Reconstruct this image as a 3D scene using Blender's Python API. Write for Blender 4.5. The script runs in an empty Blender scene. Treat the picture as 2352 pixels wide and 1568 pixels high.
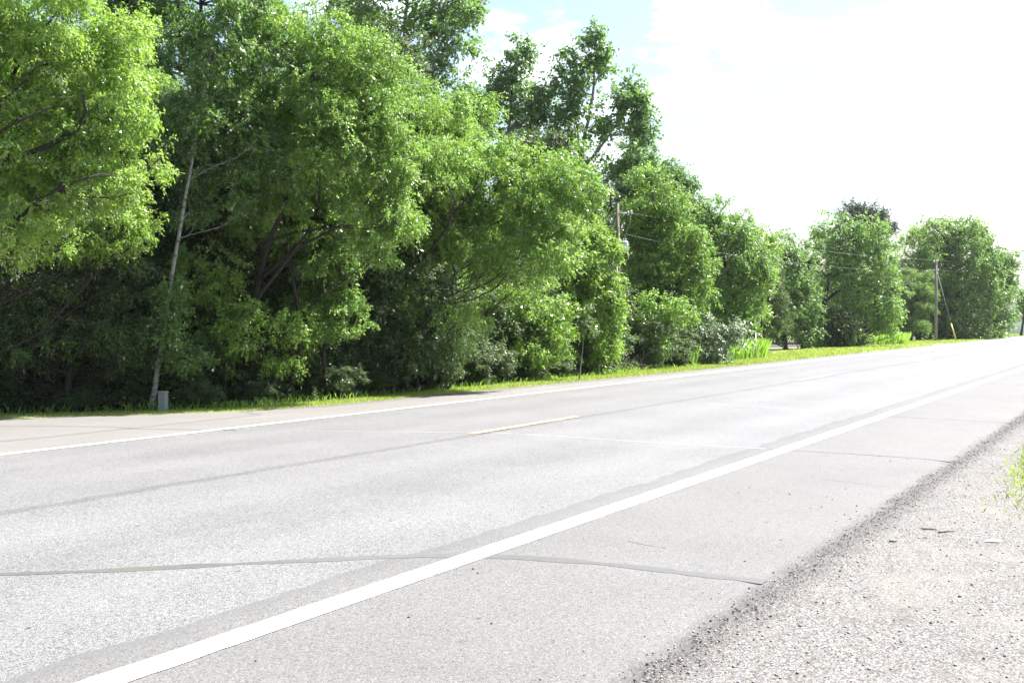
import bpy, math, random
import numpy as np
from mathutils import Vector

R = math.radians
sc = bpy.context.scene
COL = sc.collection
random.seed(7)

# ------------------------------------------------------------------ camera, sky, sun, exposure
H = 1.6                      # eye height above the road edge line
FPX = 2864.0                 # focal length in units of a 2352 wide picture
CX, CY = 1176.0, 784.0
HORIZON = 737.0
PITCH = math.atan((CY - HORIZON) / FPX)
TH = R(27.5)                 # the road runs 27.5 degrees to the right of the view
ST, CT = math.sin(TH), math.cos(TH)

cam_d = bpy.data.cameras.new('camera')
cam_d.sensor_width = 36.0
cam_d.lens = 36.0 * FPX / 2352.0
cam_d.clip_start = 0.1
cam_d.clip_end = 4000
cam = bpy.data.objects.new('camera', cam_d)
COL.objects.link(cam)
cam.location = (0, 0, H)
cam.rotation_euler = (R(90) - PITCH, 0, 0)
sc.camera = cam

SUN_AZ, SUN_EL = R(64), R(54)     # azimuth to the right of the view direction (+Y)
world = bpy.data.worlds.new('World')
sc.world = world
world.use_nodes = True
wn, wl = world.node_tree.nodes, world.node_tree.links
for n in list(wn): wn.remove(n)
wout = wn.new('ShaderNodeOutputWorld')
wbg = wn.new('ShaderNodeBackground')
sky = wn.new('ShaderNodeTexSky')
sky.sky_type = 'NISHITA'
sky.sun_disc = False
sky.sun_elevation = SUN_EL
sky.sun_rotation = SUN_AZ
sky.air_density = 1.0
sky.dust_density = 2.3
sky.ozone_density = 1.0
wbg.inputs['Strength'].default_value = 0.076
# thin white summer clouds
wtc = wn.new('ShaderNodeTexCoord')
wmap = wn.new('ShaderNodeMapping'); wmap.inputs['Scale'].default_value = (1.0, 1.0, 2.6)
wnoise = wn.new('ShaderNodeTexNoise')
wnoise.inputs['Scale'].default_value = 4.2; wnoise.inputs['Detail'].default_value = 9; wnoise.inputs['Roughness'].default_value = 0.58
wramp = wn.new('ShaderNodeValToRGB')
wramp.color_ramp.elements[0].position = 0.53; wramp.color_ramp.elements[0].color = (0, 0, 0, 1)
wramp.color_ramp.elements[1].position = 0.66; wramp.color_ramp.elements[1].color = (0.75, 0.75, 0.75, 1)
wmix = wn.new('ShaderNodeMixRGB'); wmix.inputs[2].default_value = (10.0, 10.1, 10.4, 1)
wl.new(wtc.outputs['Generated'], wmap.inputs['Vector'])
wl.new(wmap.outputs['Vector'], wnoise.inputs['Vector'])
wl.new(wnoise.outputs['Fac'], wramp.inputs['Fac'])
wl.new(wramp.outputs['Color'], wmix.inputs['Fac'])
wl.new(sky.outputs['Color'], wmix.inputs[1])
wl.new(wmix.outputs['Color'], wbg.inputs['Color'])
wl.new(wbg.outputs['Background'], wout.inputs['Surface'])

sun_d = bpy.data.lights.new('sun', 'SUN')
sun_d.energy = 5.0
sun_d.angle = R(0.53)
sun_d.color = (1.0, 0.965, 0.91)
sun = bpy.data.objects.new('sun', sun_d)
COL.objects.link(sun)
sdir = Vector((math.sin(SUN_AZ) * math.cos(SUN_EL), math.cos(SUN_AZ) * math.cos(SUN_EL), math.sin(SUN_EL)))
sun.rotation_euler = sdir.to_track_quat('Z', 'Y').to_euler()
sun.location = (20, 0, 40)

sc.view_settings.view_transform = 'Standard'
sc.view_settings.look = 'None'
sc.view_settings.gamma = 1
sc.view_settings.use_curve_mapping = False
sc.view_settings.exposure = 1.78
sc.render.engine = 'CYCLES'
sc.cycles.max_bounces = 8
sc.cycles.diffuse_bounces = 3
sc.cycles.glossy_bounces = 2
sc.cycles.transmission_bounces = 4

# ------------------------------------------------------------------ geometry of the place
PROF = [(-300, -3.0), (-40, -1.2), (-6, -0.42), (0.6, -0.11), (2.06, -0.045), (4.11, 0.0), (8.18, 0.075),
        (12.23, 0.0), (14.3, -0.05), (17.0, -0.09), (19, -0.13), (22, -0.3), (400, -0.3)]
PL = np.array([p[0] for p in PROF]); PZ = np.array([p[1] for p in PROF])

def gz(L): return float(np.interp(L, PL, PZ))

def sl(x, y): return x * ST + y * CT, -x * CT + y * ST       # world -> along road, across road
def xy(s, L): return s * ST - L * CT, s * CT + L * ST        # and back

def ray(px, py):
    u, v = (px - CX) / FPX, (CY - py) / FPX
    c, s = math.cos(PITCH), math.sin(PITCH)
    return u, c + v * s, v * c - s

def at(px, py, d):
    """Point that sits d metres ahead on the sight line of a picture point."""
    x, y, z = ray(px, py)
    return np.array([x / y * d, d, H + z / y * d])

def gnd(px, py):
    """Ground point seen at a picture point."""
    x, y, z = ray(px, py)
    zg = 0.0
    for _ in range(25):
        t = (zg - H) / z
        zg = gz(sl(x * t, y * t)[1])
    t = (zg - H) / z
    return np.array([x * t, y * t, zg])

def gsl(px, py):
    p = gnd(px, py)
    return sl(p[0], p[1])

def gat(px, d):
    """Ground point below a picture column at depth d."""
    x = (px - CX) / FPX * d
    return np.array([x, d, gz(sl(x, d)[1])])

# ------------------------------------------------------------------ object helpers
def link(name, me, mat=None, parent=None):
    o = bpy.data.objects.new(name, me)
    COL.objects.link(o)
    if mat is not None:
        for m in (mat if isinstance(mat, (list, tuple)) else [mat]): me.materials.append(m)
    if parent is not None: o.parent = parent
    return o

def tag(o, label, cat, group=None):
    o['label'] = label; o['category'] = cat
    if group: o['group'] = group
    return o

def struct(o): o['kind'] = 'structure'; return o
def stuff(o): o['kind'] = 'stuff'; return o

def empty(name, loc, label=None, cat=None, group=None, rz=0.0):
    o = bpy.data.objects.new(name, None)
    COL.objects.link(o)
    o.empty_display_size = 0.2
    o.location = loc; o.rotation_euler = (0, 0, rz)
    if label: tag(o, label, cat, group)
    return o

def np_mesh(name, V, F, smooth=False, attrs=None):
    """V (n,3), F (m,k) -> mesh, quickly."""
    me = bpy.data.meshes.new(name)
    V = np.ascontiguousarray(V, dtype=np.float32); F = np.ascontiguousarray(F, dtype=np.int32)
    m, k = F.shape
    me.vertices.add(len(V)); me.vertices.foreach_set('co', V.ravel())
    me.loops.add(m * k); me.loops.foreach_set('vertex_index', F.ravel())
    me.polygons.add(m)
    me.polygons.foreach_set('loop_start', np.arange(0, m * k, k, dtype=np.int32))
    me.polygons.foreach_set('loop_total', np.full(m, k, dtype=np.int32))
    me.update(calc_edges=True)
    if smooth: me.polygons.foreach_set('use_smooth', np.ones(m, dtype=bool))
    for an, av in (attrs or {}).items():
        a = me.attributes.new(an, 'FLOAT', 'POINT')
        a.data.foreach_set('value', np.ascontiguousarray(av, dtype=np.float32))
    return me

class MB:
    """Collects quads/ngons for one mesh."""
    def __init__(self): self.v, self.f = [], []
    def add(self, vs, fs):
        b = len(self.v)
        self.v += [tuple(map(float, p)) for p in vs]; self.f += [tuple(i + b for i in f) for f in fs]
        return self
    def tube(self, pts, rad, sides=8, cap=True):
        pts = [Vector(map(float, p)) for p in pts]
        n = len(pts)
        rad = [rad] * n if not hasattr(rad, '__len__') else rad
        vs = []
        for i, p in enumerate(pts):
            t = (pts[min(i + 1, n - 1)] - pts[max(i - 1, 0)]).normalized()
            a = t.cross(Vector((0, 0, 1)) if abs(t.z) < 0.9 else Vector((1, 0, 0))).normalized()
            b = t.cross(a)
            for k in range(sides):
                q = 2 * math.pi * k / sides
                vs.append(p + (a * math.cos(q) + b * math.sin(q)) * rad[i])
        fs = []
        for i in range(n - 1):
            for k in range(sides):
                k2 = (k + 1) % sides
                fs.append((i * sides + k, i * sides + k2, (i + 1) * sides + k2, (i + 1) * sides + k))
        if cap:
            fs.append(tuple(range(sides - 1, -1, -1)))
            fs.append(tuple((n - 1) * sides + k for k in range(sides)))
        return self.add(vs, fs)
    def lathe(self, prof, c=(0, 0, 0), sides=16):
        vs, fs = [], []
        for r, z in prof:
            for k in range(sides):
                q = 2 * math.pi * k / sides
                vs.append((c[0] + r * math.cos(q), c[1] + r * math.sin(q), c[2] + z))
        for i in range(len(prof) - 1):
            for k in range(sides):
                k2 = (k + 1) % sides
                fs.append((i * sides + k, i * sides + k2, (i + 1) * sides + k2, (i + 1) * sides + k))
        fs.append(tuple(range(sides - 1, -1, -1)))
        fs.append(tuple((len(prof) - 1) * sides + k for k in range(sides)))
        return self.add(vs, fs)
    def box(self, c, s, taper=1.0):
        x, y, z = s[0] / 2, s[1] / 2, s[2] / 2
        vs = [(c[0] + a * x * (taper if k > 0 else 1), c[1] + b * y * (taper if k > 0 else 1), c[2] + k * z)
              for k in (-1, 1) for a, b in ((-1, -1), (1, -1), (1, 1), (-1, 1))]
        return self.add(vs, [(3, 2, 1, 0), (4, 5, 6, 7), (0, 1, 5, 4), (1, 2, 6, 5), (2, 3, 7, 6), (3, 0, 4, 7)])
    def mesh(self, name, smooth=False, bevel=0.0):
        me = bpy.data.meshes.new(name)
        me.from_pydata(self.v, [], self.f)
        if bevel:
            import bmesh
            bm = bmesh.new(); bm.from_mesh(me)
            bmesh.ops.bevel(bm, geom=[e for e in bm.edges if e.calc_face_angle(0) > 0.6], offset=bevel, segments=2, affect='EDGES', profile=0.6)
            bm.to_mesh(me); bm.free()
        if smooth:
            me.polygons.foreach_set('use_smooth', np.ones(len(me.polygons), dtype=bool))
        me.update()
        return me

# ------------------------------------------------------------------ materials
class NT:
    def __init__(self, name):
        self.m = bpy.data.materials.new(name); self.m.use_nodes = True
        self.n, self.l = self.m.node_tree.nodes, self.m.node_tree.links
        for x in list(self.n): self.n.remove(x)
        self.out = self.n.new('ShaderNodeOutputMaterial')
    def new(self, t, **kw):
        x = self.n.new(t)
        for k, v in kw.items():
            if k in x.inputs: self.put(x.inputs[k], v)
            else: setattr(x, k, v)
        return x
    def put(self, sock, v):
        if hasattr(v, 'is_linked') or hasattr(v, 'links'): self.l.new(v, sock)
        else: sock.default_value = v
    def math(self, op, a, b=0.5, c=None, clamp=False):
        x = self.n.new('ShaderNodeMath'); x.operation = op; x.use_clamp = clamp
        self.put(x.inputs[0], a); self.put(x.inputs[1], b)
        if c is not None: self.put(x.inputs[2], c)
        return x.outputs[0]
    def mix(self, f, a, b, mode='MIX'):
        x = self.n.new('ShaderNodeMixRGB'); x.blend_type = mode
        self.put(x.inputs[0], f); self.put(x.inputs[1], a); self.put(x.inputs[2], b)
        return x.outputs[0]
    def ramp(self, f, stops):
        x = self.n.new('ShaderNodeValToRGB'); e = x.color_ramp.elements
        while len(e) < len(stops): e.new(0.5)
        for q, (p, c) in zip(e, stops):
            q.position = p; q.color = c if len(c) == 4 else (*c, 1)
        self.put(x.inputs[0], f)
        return x.outputs[0]
    def maprange(self, v, a, b, c=0.0, d=1.0, smooth=True):
        x = self.n.new('ShaderNodeMapRange'); x.clamp = True
        if smooth: x.interpolation_type = 'SMOOTHSTEP'
        for i, q in enumerate((v, a, b, c, d)): self.put(x.inputs[i], q)
        return x.outputs[0]
    def noise(self, vec, scale, detail=2, rough=0.5):
        x = self.n.new('ShaderNodeTexNoise')
        self.put(x.inputs['Vector'], vec); x.inputs['Scale'].default_value = scale
        x.inputs['Detail'].default_value = detail; x.inputs['Roughness'].default_value = rough
        return x.outputs['Fac']
    def scaled(self, vec, s):
        x = self.n.new('ShaderNodeMapping'); self.put(x.inputs['Vector'], vec); x.inputs['Scale'].default_value = s
        return x.outputs[0]
    def coord(self): return self.n.new('ShaderNodeTexCoord').outputs['Object']
    def surf(self, s): self.l.new(s, self.out.inputs['Surface']); return self.m
    def principled(self, col, rough=0.7, bump=None, bdist=0.01, bstr=1.0, spec=0.5, metal=0.0):
        p = self.n.new('ShaderNodeBsdfPrincipled')
        self.put(p.inputs['Base Color'], col); self.put(p.inputs['Roughness'], rough)
        self.put(p.inputs['Specular IOR Level'], spec); self.put(p.inputs['Metallic'], metal)
        if bump is not None:
            b = self.n.new('ShaderNodeBump'); b.inputs['Distance'].default_value = bdist; b.inputs['Strength'].default_value = bstr
            self.put(b.inputs['Height'], bump); self.l.new(b.outputs[0], p.inputs['Normal'])
        return self.surf(p.outputs[0])

def leaf_mat(name, c1, c2, t1, t2, trans=0.45, gloss=0.07, rough=0.32):
    gloss = gloss * 0.40; rough = rough + 0.22
    """Thin glossy leaf: reflects, lets sunlight through, shines a little."""
    k = NT(name)
    a = k.new('ShaderNodeAttribute', attribute_name='tint').outputs['Fac']
    big = k.noise(k.coord(), 0.8, 3)
    rnd = k.n.new('ShaderNodeObjectInfo').outputs['Random']
    f = k.math('ADD', k.math('MULTIPLY', a, 0.75), k.math('ADD', k.math('MULTIPLY', big, 0.4), k.math('MULTIPLY', k.math('SUBTRACT', rnd, 0.5), 0.35)), clamp=True)
    d = k.new('ShaderNodeBsdfDiffuse', Color=k.mix(f, (*c1, 1), (*c2, 1)))
    t = k.new('ShaderNodeBsdfTranslucent', Color=k.mix(f, (*t1, 1), (*t2, 1)))
    g = k.new('ShaderNodeBsdfGlossy', Roughness=rough, Color=(1, 1, 1, 1))
    m1 = k.n.new('ShaderNodeMixShader'); m1.inputs[0].default_value = trans
    k.l.new(d.outputs[0], m1.inputs[1]); k.l.new(t.outputs[0], m1.inputs[2])
    m2 = k.n.new('ShaderNodeMixShader')
    fr = k.n.new('ShaderNodeFresnel'); fr.inputs['IOR'].default_value = 1.4
    k.put(m2.inputs[0], k.math('MULTIPLY', fr.outputs[0], gloss / 0.05, clamp=True))
    k.l.new(m1.outputs[0], m2.inputs[1]); k.l.new(g.outputs[0], m2.inputs[2])
    return k.surf(m2.outputs[0])

M = {}
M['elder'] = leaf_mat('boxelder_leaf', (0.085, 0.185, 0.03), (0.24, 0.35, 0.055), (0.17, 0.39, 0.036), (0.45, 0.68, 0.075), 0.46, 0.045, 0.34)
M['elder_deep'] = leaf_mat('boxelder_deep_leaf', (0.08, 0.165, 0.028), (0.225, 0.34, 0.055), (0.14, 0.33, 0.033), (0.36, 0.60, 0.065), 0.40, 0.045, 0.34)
M['aspen'] = leaf_mat('aspen_leaf', (0.069, 0.140, 0.029), (0.122, 0.208, 0.041), (0.138, 0.314, 0.032), (0.254, 0.449, 0.055), 0.42, 0.05, 0.36)
M['poplar'] = leaf_mat('cottonwood_leaf', (0.085, 0.165, 0.045), (0.145, 0.25, 0.06), (0.16, 0.35, 0.055), (0.29, 0.50, 0.08), 0.42, 0.05, 0.36)
M['shade'] = leaf_mat('shade_toned_leaf', (0.028, 0.064, 0.013), (0.058, 0.105, 0.02), (0.075, 0.17, 0.015), (0.15, 0.27, 0.026), 0.38, 0.055, 0.34)  # leaf colour darkened to paint in the shade of the wood
M['ash'] = leaf_mat('ash_leaf', (0.08, 0.165, 0.034), (0.18, 0.285, 0.056), (0.17, 0.37, 0.042), (0.34, 0.57, 0.075), 0.44, 0.05, 0.36)
M['dogwood'] = leaf_mat('dogwood_leaf', (0.078, 0.143, 0.065), (0.156, 0.221, 0.117), (0.130, 0.286, 0.065), (0.234, 0.364, 0.117), 0.35, 0.10, 0.38)
M['needle'] = leaf_mat('pine_needle', (0.023, 0.052, 0.029), (0.039, 0.072, 0.039), (0.019, 0.052, 0.019), (0.039, 0.078, 0.026), 0.2, 0.03, 0.45)
M['blade'] = leaf_mat('grass_blade', (0.15, 0.235, 0.04), (0.26, 0.29, 0.075), (0.29, 0.45, 0.05), (0.43, 0.51, 0.10), 0.45, 0.02, 0.45)
M['tall'] = leaf_mat('tall_grass_blade', (0.118, 0.270, 0.034), (0.220, 0.372, 0.051), (0.265, 0.530, 0.047), (0.437, 0.655, 0.078), 0.45, 0.02, 0.42)
M['weed'] = leaf_mat('milkweed_leaf', (0.100, 0.190, 0.060), (0.150, 0.240, 0.090), (0.200, 0.360, 0.060), (0.280, 0.420, 0.100), 0.35, 0.06, 0.4)

k = NT('dark_bark'); c = k.coord()
f = k.noise(k.scaled(c, (6, 6, 1.2)), 6, 4, 0.6)
M['bark'] = k.principled(k.mix(f, (0.012, 0.009, 0.007, 1), (0.048, 0.039, 0.032, 1)), 0.9, f, 0.03)
k = NT('white_bark'); c = k.coord()
f = k.noise(k.scaled(c, (3, 3, 9)), 3.2, 4, 0.6)
g = k.ramp(f, [(0.36, (0.03, 0.028, 0.025)), (0.44, (0.18, 0.18, 0.16)), (0.75, (0.30, 0.295, 0.26))])
M['white_bark'] = k.principled(g, 0.75, f, 0.01)
k = NT('weathered_pole_wood'); c = k.coord()
f = k.noise(k.scaled(c, (14, 14, 0.6)), 4, 5, 0.65)
M['pole'] = k.principled(k.mix(f, (0.075, 0.062, 0.05, 1), (0.20, 0.175, 0.15, 1)), 0.85, f, 0.01)
k = NT('grey_pole_wood'); c = k.coord()
f = k.noise(k.scaled(c, (14, 14, 0.6)), 4, 5, 0.65)
M['grey_pole'] = k.principled(k.mix(f, (0.11, 0.105, 0.098, 1), (0.22, 0.21, 0.20, 1)), 0.85, f, 0.01)

def plain(name, col, rough=0.5, metal=0.0, var=0.12):
    k = NT(name); f = k.noise(k.coord(), 9, 4, 0.6)
    a = tuple(x * (1 - var) for x in col); b = tuple(min(1, x * (1 + var)) for x in col)
    return k.principled(k.mix(f, (*a, 1), (*b, 1)), rough, f, 0.002, 0.4, 0.5, metal)
M['can'] = plain('painted_steel_grey', (0.50, 0.54, 0.56), 0.4)
M['conduit'] = plain('grey_plastic_conduit', (0.48, 0.50, 0.52), 0.5)
M['steel'] = plain('galvanised_steel', (0.42, 0.43, 0.44), 0.45, 0.6)
M['ceramic'] = plain('porcelain', (0.62, 0.62, 0.60), 0.25)
M['wire'] = plain('aluminium_wire', (0.24, 0.25, 0.25), 0.6)
M['dark_wire'] = plain('dark_steel_cable', (0.10, 0.10, 0.10), 0.5, 0.5)
M['yellow'] = plain('yellow_plastic', (0.44, 0.38, 0.07), 0.5)
M['orange'] = plain('orange_plastic', (0.80, 0.22, 0.03), 0.5)
M['pedestal'] = plain('shade_dark_cabinet_paint', (0.15, 0.20, 0.20), 0.45)  # green cabinet paint, darkened in place of the trees' shade
M['sticker'] = plain('orange_sticker', (0.62, 0.14, 0.03), 0.5)
M['ink'] = plain('dark_print', (0.20, 0.05, 0.02), 0.6)
M['wood_dead'] = plain('dead_wood', (0.16, 0.13, 0.10), 0.9, 0.0, 0.4)
M['sapling_bark'] = plain('sapling_bark', (0.17, 0.155, 0.13), 0.85)
M['paper'] = plain('white_litter', (0.75, 0.75, 0.73), 0.7)
M['house'] = plain('white_siding', (0.75, 0.75, 0.73), 0.7)
M['shingle'] = plain('grey_shingle', (0.16, 0.15, 0.15), 0.9)

# --- ground materials, in road coordinates: x along the road, y across it
k = NT('woodland_floor'); c = k.coord()
f = k.noise(c, 1.3, 6, 0.65); g = k.noise(c, 22, 3, 0.6)
M['ground'] = k.principled(k.mix(g, k.mix(f, (0.035, 0.04, 0.016, 1), (0.07, 0.085, 0.025, 1)), (0.05, 0.04, 0.025, 1)), 0.95, g, 0.03)
k = NT('mown_turf'); c = k.coord()
f = k.noise(c, 0.7, 5, 0.6); g = k.noise(c, 30, 3, 0.7)
M['turf'] = k.principled(k.mix(g, k.mix(f, (0.14, 0.22, 0.04, 1), (0.22, 0.27, 0.06, 1)), (0.26, 0.27, 0.10, 1)), 0.95, g, 0.03)

def gravel_mat(name, warm):
    k = NT(name); c = k.coord()
    v = k.n.new('ShaderNodeTexVoronoi'); v.inputs['Scale'].default_value = 100; k.put(v.inputs['Vector'], c)
    v2 = k.n.new('ShaderNodeTexVoronoi'); v2.inputs['Scale'].default_value = 34; k.put(v2.inputs['Vector'], c)
    sep = k.n.new('ShaderNodeSeparateColor'); k.l.new(v.outputs['Color'], sep.inputs[0])
    stone = k.ramp(sep.outputs[0], [(0.0, (0.05, 0.05, 0.055)), (0.12, (0.12, 0.108, 0.10)), (0.35, (0.19, 0.184, 0.176)), (0.6, (0.236, 0.223, 0.208)),
                                    (0.8, (0.26, 0.26, 0.262)), (0.93, (0.44, 0.41, 0.38))])
    gap = k.maprange(v.outputs['Distance'], 0.35, 0.75, 1.0, 0.7)
    col = k.mix(1.0, stone, gap, 'MULTIPLY')
    patch = k.noise(c, 1.1, 5, 0.62)
    sand = k.mix(k.maprange(patch, 0.5, 0.68), col, (0.265, 0.245, 0.22, 1))
    col = k.mix(0.55, col, sand)
    dirt = k.noise(k.scaled(c, (1.0, 2.2, 1)), 2.3, 5, 0.7)
    col = k.mix(k.maprange(dirt, 0.52, 0.70, 0, 0.5), col, (0.12, 0.105, 0.09, 1))
    # dark crumbled tar fringe along the pavement edge
    sx = k.n.new('ShaderNodeSeparateXYZ'); k.put(sx.inputs[0], c)
    edge = k.math('ADD', sx.outputs['Y'], k.math('MULTIPLY', k.noise(c, 3.5, 6, 0.75), 0.5))
    col = k.mix(k.math('MULTIPLY', k.maprange(edge, 2.06, 2.34, 0, 0.6 if warm else 0), k.maprange(sep.outputs[1], 0.1, 0.9, 1.0, 0.3)), col, (0.035, 0.034, 0.034, 1))
    col = k.mix(1.0, col, (0.71, 0.715, 0.72, 1), 'MULTIPLY')
    h = k.math('ADD', k.math('MULTIPLY', v.outputs['Distance'], -0.6), k.math('MULTIPLY', v2.outputs['Distance'], -0.7))
    return k.principled(col, 0.85, h, 0.012, 0.8, 0.3)
M['gravel'] = gravel_mat('roadside_gravel', True)
M['gravel_far'] = gravel_mat('far_gravel', False)

def asphalt():
    k = NT('worn_asphalt'); c = k.coord()
    sx = k.n.new('ShaderNodeSeparateXYZ'); k.put(sx.inputs[0], c)
    s, L = sx.outputs['X'], sx.outputs['Y']
    v = k.n.new('ShaderNodeTexVoronoi'); v.inputs['Scale'].default_value = 120; k.put(v.inputs['Vector'], c)
    sep = k.n.new('ShaderNodeSeparateColor'); k.l.new(v.outputs['Color'], sep.inputs[0])
    # old smooth shoulder mix
    smooth = k.ramp(sep.outputs[0], [(0.0, (0.075, 0.074, 0.072)), (0.15, (0.148, 0.145, 0.141)), (0.7, (0.172, 0.169, 0.164)), (0.95, (0.24, 0.235, 0.228))])
    # coarse chip seal of the lanes
    chip = k.ramp(sep.outputs[0], [(0.0, (0.08, 0.081, 0.085)), (0.2, (0.145, 0.145, 0.149)), (0.45, (0.205, 0.203, 0.205)), (0.75, (0.255, 0.252, 0.252)), (0.96, (0.31, 0.304, 0.30))])
    wav = k.noise(k.scaled(c, (1, 0.3, 1)), 1.1, 6, 0.65)
    edge = k.math('ADD', L, k.math('MULTIPLY', k.math('SUBTRACT', wav, 0.5), 0.34))
    lane = k.math('MULTIPLY', k.maprange(edge, 4.50, 4.53), k.maprange(L, 12.08, 12.14, 1, 0))
    bare = k.math('MULTIPLY', k.maprange(edge, 4.30, 4.49), k.maprange(edge, 4.53, 4.50))
    smooth = k.mix(k.math('MULTIPLY', bare, 0.48), smooth, (0.135, 0.137, 0.144, 1))
    # warm tint of the wide far shoulder
    smooth = k.mix(k.maprange(L, 12.2, 12.5, 0, 0.6), smooth, (0.26, 0.247, 0.235, 1))
    col = k.mix(lane, smooth, chip)
    # oily strip down the middle of each lane, dark joint under the centre line
    blotch = k.noise(k.scaled(c, (0.25, 1, 1)), 1.6, 5, 0.65)
    oil = k.math('MULTIPLY', k.maprange(k.math('ABSOLUTE', k.math('SUBTRACT', L, 6.25)), 0.0, 0.75, 1, 0), k.maprange(blotch, 0.36, 0.62))
    oil2 = k.math('MULTIPLY', k.maprange(k.math('ABSOLUTE', k.math('SUBTRACT', L, 10.2)), 0.0, 0.7, 1, 0), k.maprange(blotch, 0.4, 0.66))
    col = k.mix(k.math('MULTIPLY', k.math('ADD', oil, oil2), 0.2), col, (0.11, 0.11, 0.115, 1))
    for tl in (5.35, 7.15, 9.3, 11.05):
        tr_ = k.math('MULTIPLY', k.maprange(k.math('ABSOLUTE', k.math('SUBTRACT', L, tl)), 0.1, 0.5, 1, 0), 0.10)
        col = k.mix(tr_, col, (0.33, 0.33, 0.33, 1))
    st = k.noise(c, 1.9, 5, 0.7)
    col = k.mix(k.maprange(st, 0.66, 0.74, 0, 0.2), col, (0.09, 0.088, 0.085, 1))
    jn = k.math('ADD', L, k.math('MULTIPLY', k.math('SUBTRACT', k.noise(k.scaled(c, (0.8, 0.2, 1)), 2.0, 4, 0.6), 0.5), 0.16))
    joint = k.maprange(k.math('ABSOLUTE', k.math('SUBTRACT', jn, 8.10)), 0.03, 0.13, 1, 0)
    col = k.mix(k.math('MULTIPLY', k.math('MULTIPLY', joint, k.maprange(sep.outputs[1], 0.0, 0.8, 1.0, 0.3)), 0.55), col, (0.05, 0.05, 0.053, 1))
    # dirt gathered along the ragged near edge
    near = k.math('ADD', L, k.math('MULTIPLY', k.math('SUBTRACT', k.noise(c, 4.5, 6, 0.75), 0.5), 0.36))
    col = k.mix(k.math('MULTIPLY', k.maprange(near, 2.07, 2.28, 0.8, 0), k.maprange(sep.outputs[1], 0.1, 0.9, 1.0, 0.5)), col, (0.035, 0.034, 0.032, 1))
    # pits and specks
    pit = k.noise(c, 13, 2, 0.5)
    col = k.mix(k.maprange(pit, 0.735, 0.76, 0, 0.8), col, (0.04, 0.04, 0.04, 1))
    big = k.noise(c, 0.55, 5, 0.6)
    col = k.mix(1.0, col, k.ramp(big, [(0.3, (0.70, 0.70, 0.70)), (0.7, (0.82, 0.818, 0.815))]), 'MULTIPLY')
    hgt = k.math('MULTIPLY', v.outputs['Distance'], -1.0)
    rough = k.math('ADD', 0.62, k.math('MULTIPLY', lane, -0.08))
    p = k.n.new('ShaderNodeBsdfPrincipled')
    k.put(p.inputs['Base Color'], col); k.put(p.inputs['Roughness'], rough); p.inputs['Specular IOR Level'].default_value = 0.28
    b = k.n.new('ShaderNodeBump'); b.inputs['Distance'].default_value = 0.006
    k.put(b.inputs['Strength'], k.math('ADD', 0.35, k.math('MULTIPLY', lane, 0.45)))
    k.put(b.inputs['Height'], hgt); k.l.new(b.outputs[0], p.inputs['Normal'])
    return k.surf(p.outputs[0])
M['asphalt'] = asphalt()

k = NT('glare_pale_sealant'); c = k.coord(); f = k.noise(c, 9, 5, 0.7)
M['tar_glare'] = k.principled(k.mix(f, (0.16, 0.16, 0.165, 1), (0.34, 0.34, 0.34, 1)), 0.6, f, 0.002)  # pale colour stands in for sky glare on the sealed cracks

def paint(name, col, worn):
    k = NT(name); c = k.coord()
    f = k.noise(c, 9, 6, 0.7); g = k.noise(c, 70, 2, 0.6)
    w = k.math('MULTIPLY', k.maprange(f, 0.54, 0.62), k.maprange(g, 0.40, 0.54))
    return k.principled(k.mix(k.math('MULTIPLY', w, worn), (*col, 1), (0.22, 0.22, 0.215, 1)), 0.6, g, 0.003, 0.6)
M['white_paint'] = paint('white_road_paint', (0.78, 0.78, 0.75), 0.8)
M['yellow_paint'] = paint('yellow_road_paint', (0.74, 0.48, 0.21), 1.0)
k = NT('crack_sealant'); c = k.coord(); f = k.noise(c, 14, 4, 0.6)
sx = k.n.new('ShaderNodeSeparateXYZ'); k.put(sx.inputs[0], c)
lane = k.math('MULTIPLY', k.maprange(sx.outputs['Y'], 4.0, 5.6), k.maprange(sx.outputs['Y'], 12.4, 11.8))
M['tar'] = k.principled(k.mix(k.maprange(sx.outputs['Y'], 3.8, 5.2), k.mix(f, (0.06, 0.058, 0.057, 1), (0.10, 0.097, 0.094, 1)), k.mix(f, (0.11, 0.108, 0.107, 1), (0.165, 0.16, 0.157, 1))), k.math('ADD', 0.55, k.math('MULTIPLY', lane, -0.33)), f, 0.002, 0.25, 0.7)
k = NT('driveway_gravel'); c = k.coord(); f = k.noise(c, 60, 3, 0.6)
M['drive'] = k.principled(k.mix(f, (0.22, 0.21, 0.19, 1), (0.40, 0.38, 0.35, 1)), 0.85, f, 0.01)

# ------------------------------------------------------------------ ground, road, verges (all in road coordinates)
ROADROT = R(90) - TH           # local x -> along the road, local y -> to its left (across)

def road_obj(name, me, mat, parent=None):
    o = link(name, me, mat, parent)
    if parent is None: o.rotation_euler = (0, 0, ROADROT)
    return o

def strip(name, edges, lift, dive=False):
    """Sheet that follows the cross profile. edges: list of (s, L_low, L_high)."""
    V, F = [], []
    tt = np.linspace(0, 1, 25) if not dive else np.concatenate([[0, 0.007, 0.018], np.linspace(0.04, 1, 24)])
    m = len(tt)
    for s, a, b in edges:
        for j in range(m):
            L = a + (b - a) * tt[j]
            V.append((s, L, gz(L) + (lift if not dive or j > 1 else (-0.008, 0.006)[j])))
    for i in range(len(edges) - 1):
        for j in range(m - 1):
            F.append((i * m + j, (i + 1) * m + j, (i + 1) * m + j + 1, i * m + j + 1))
    return np_mesh(name, np.array(V), np.array(F))

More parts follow.
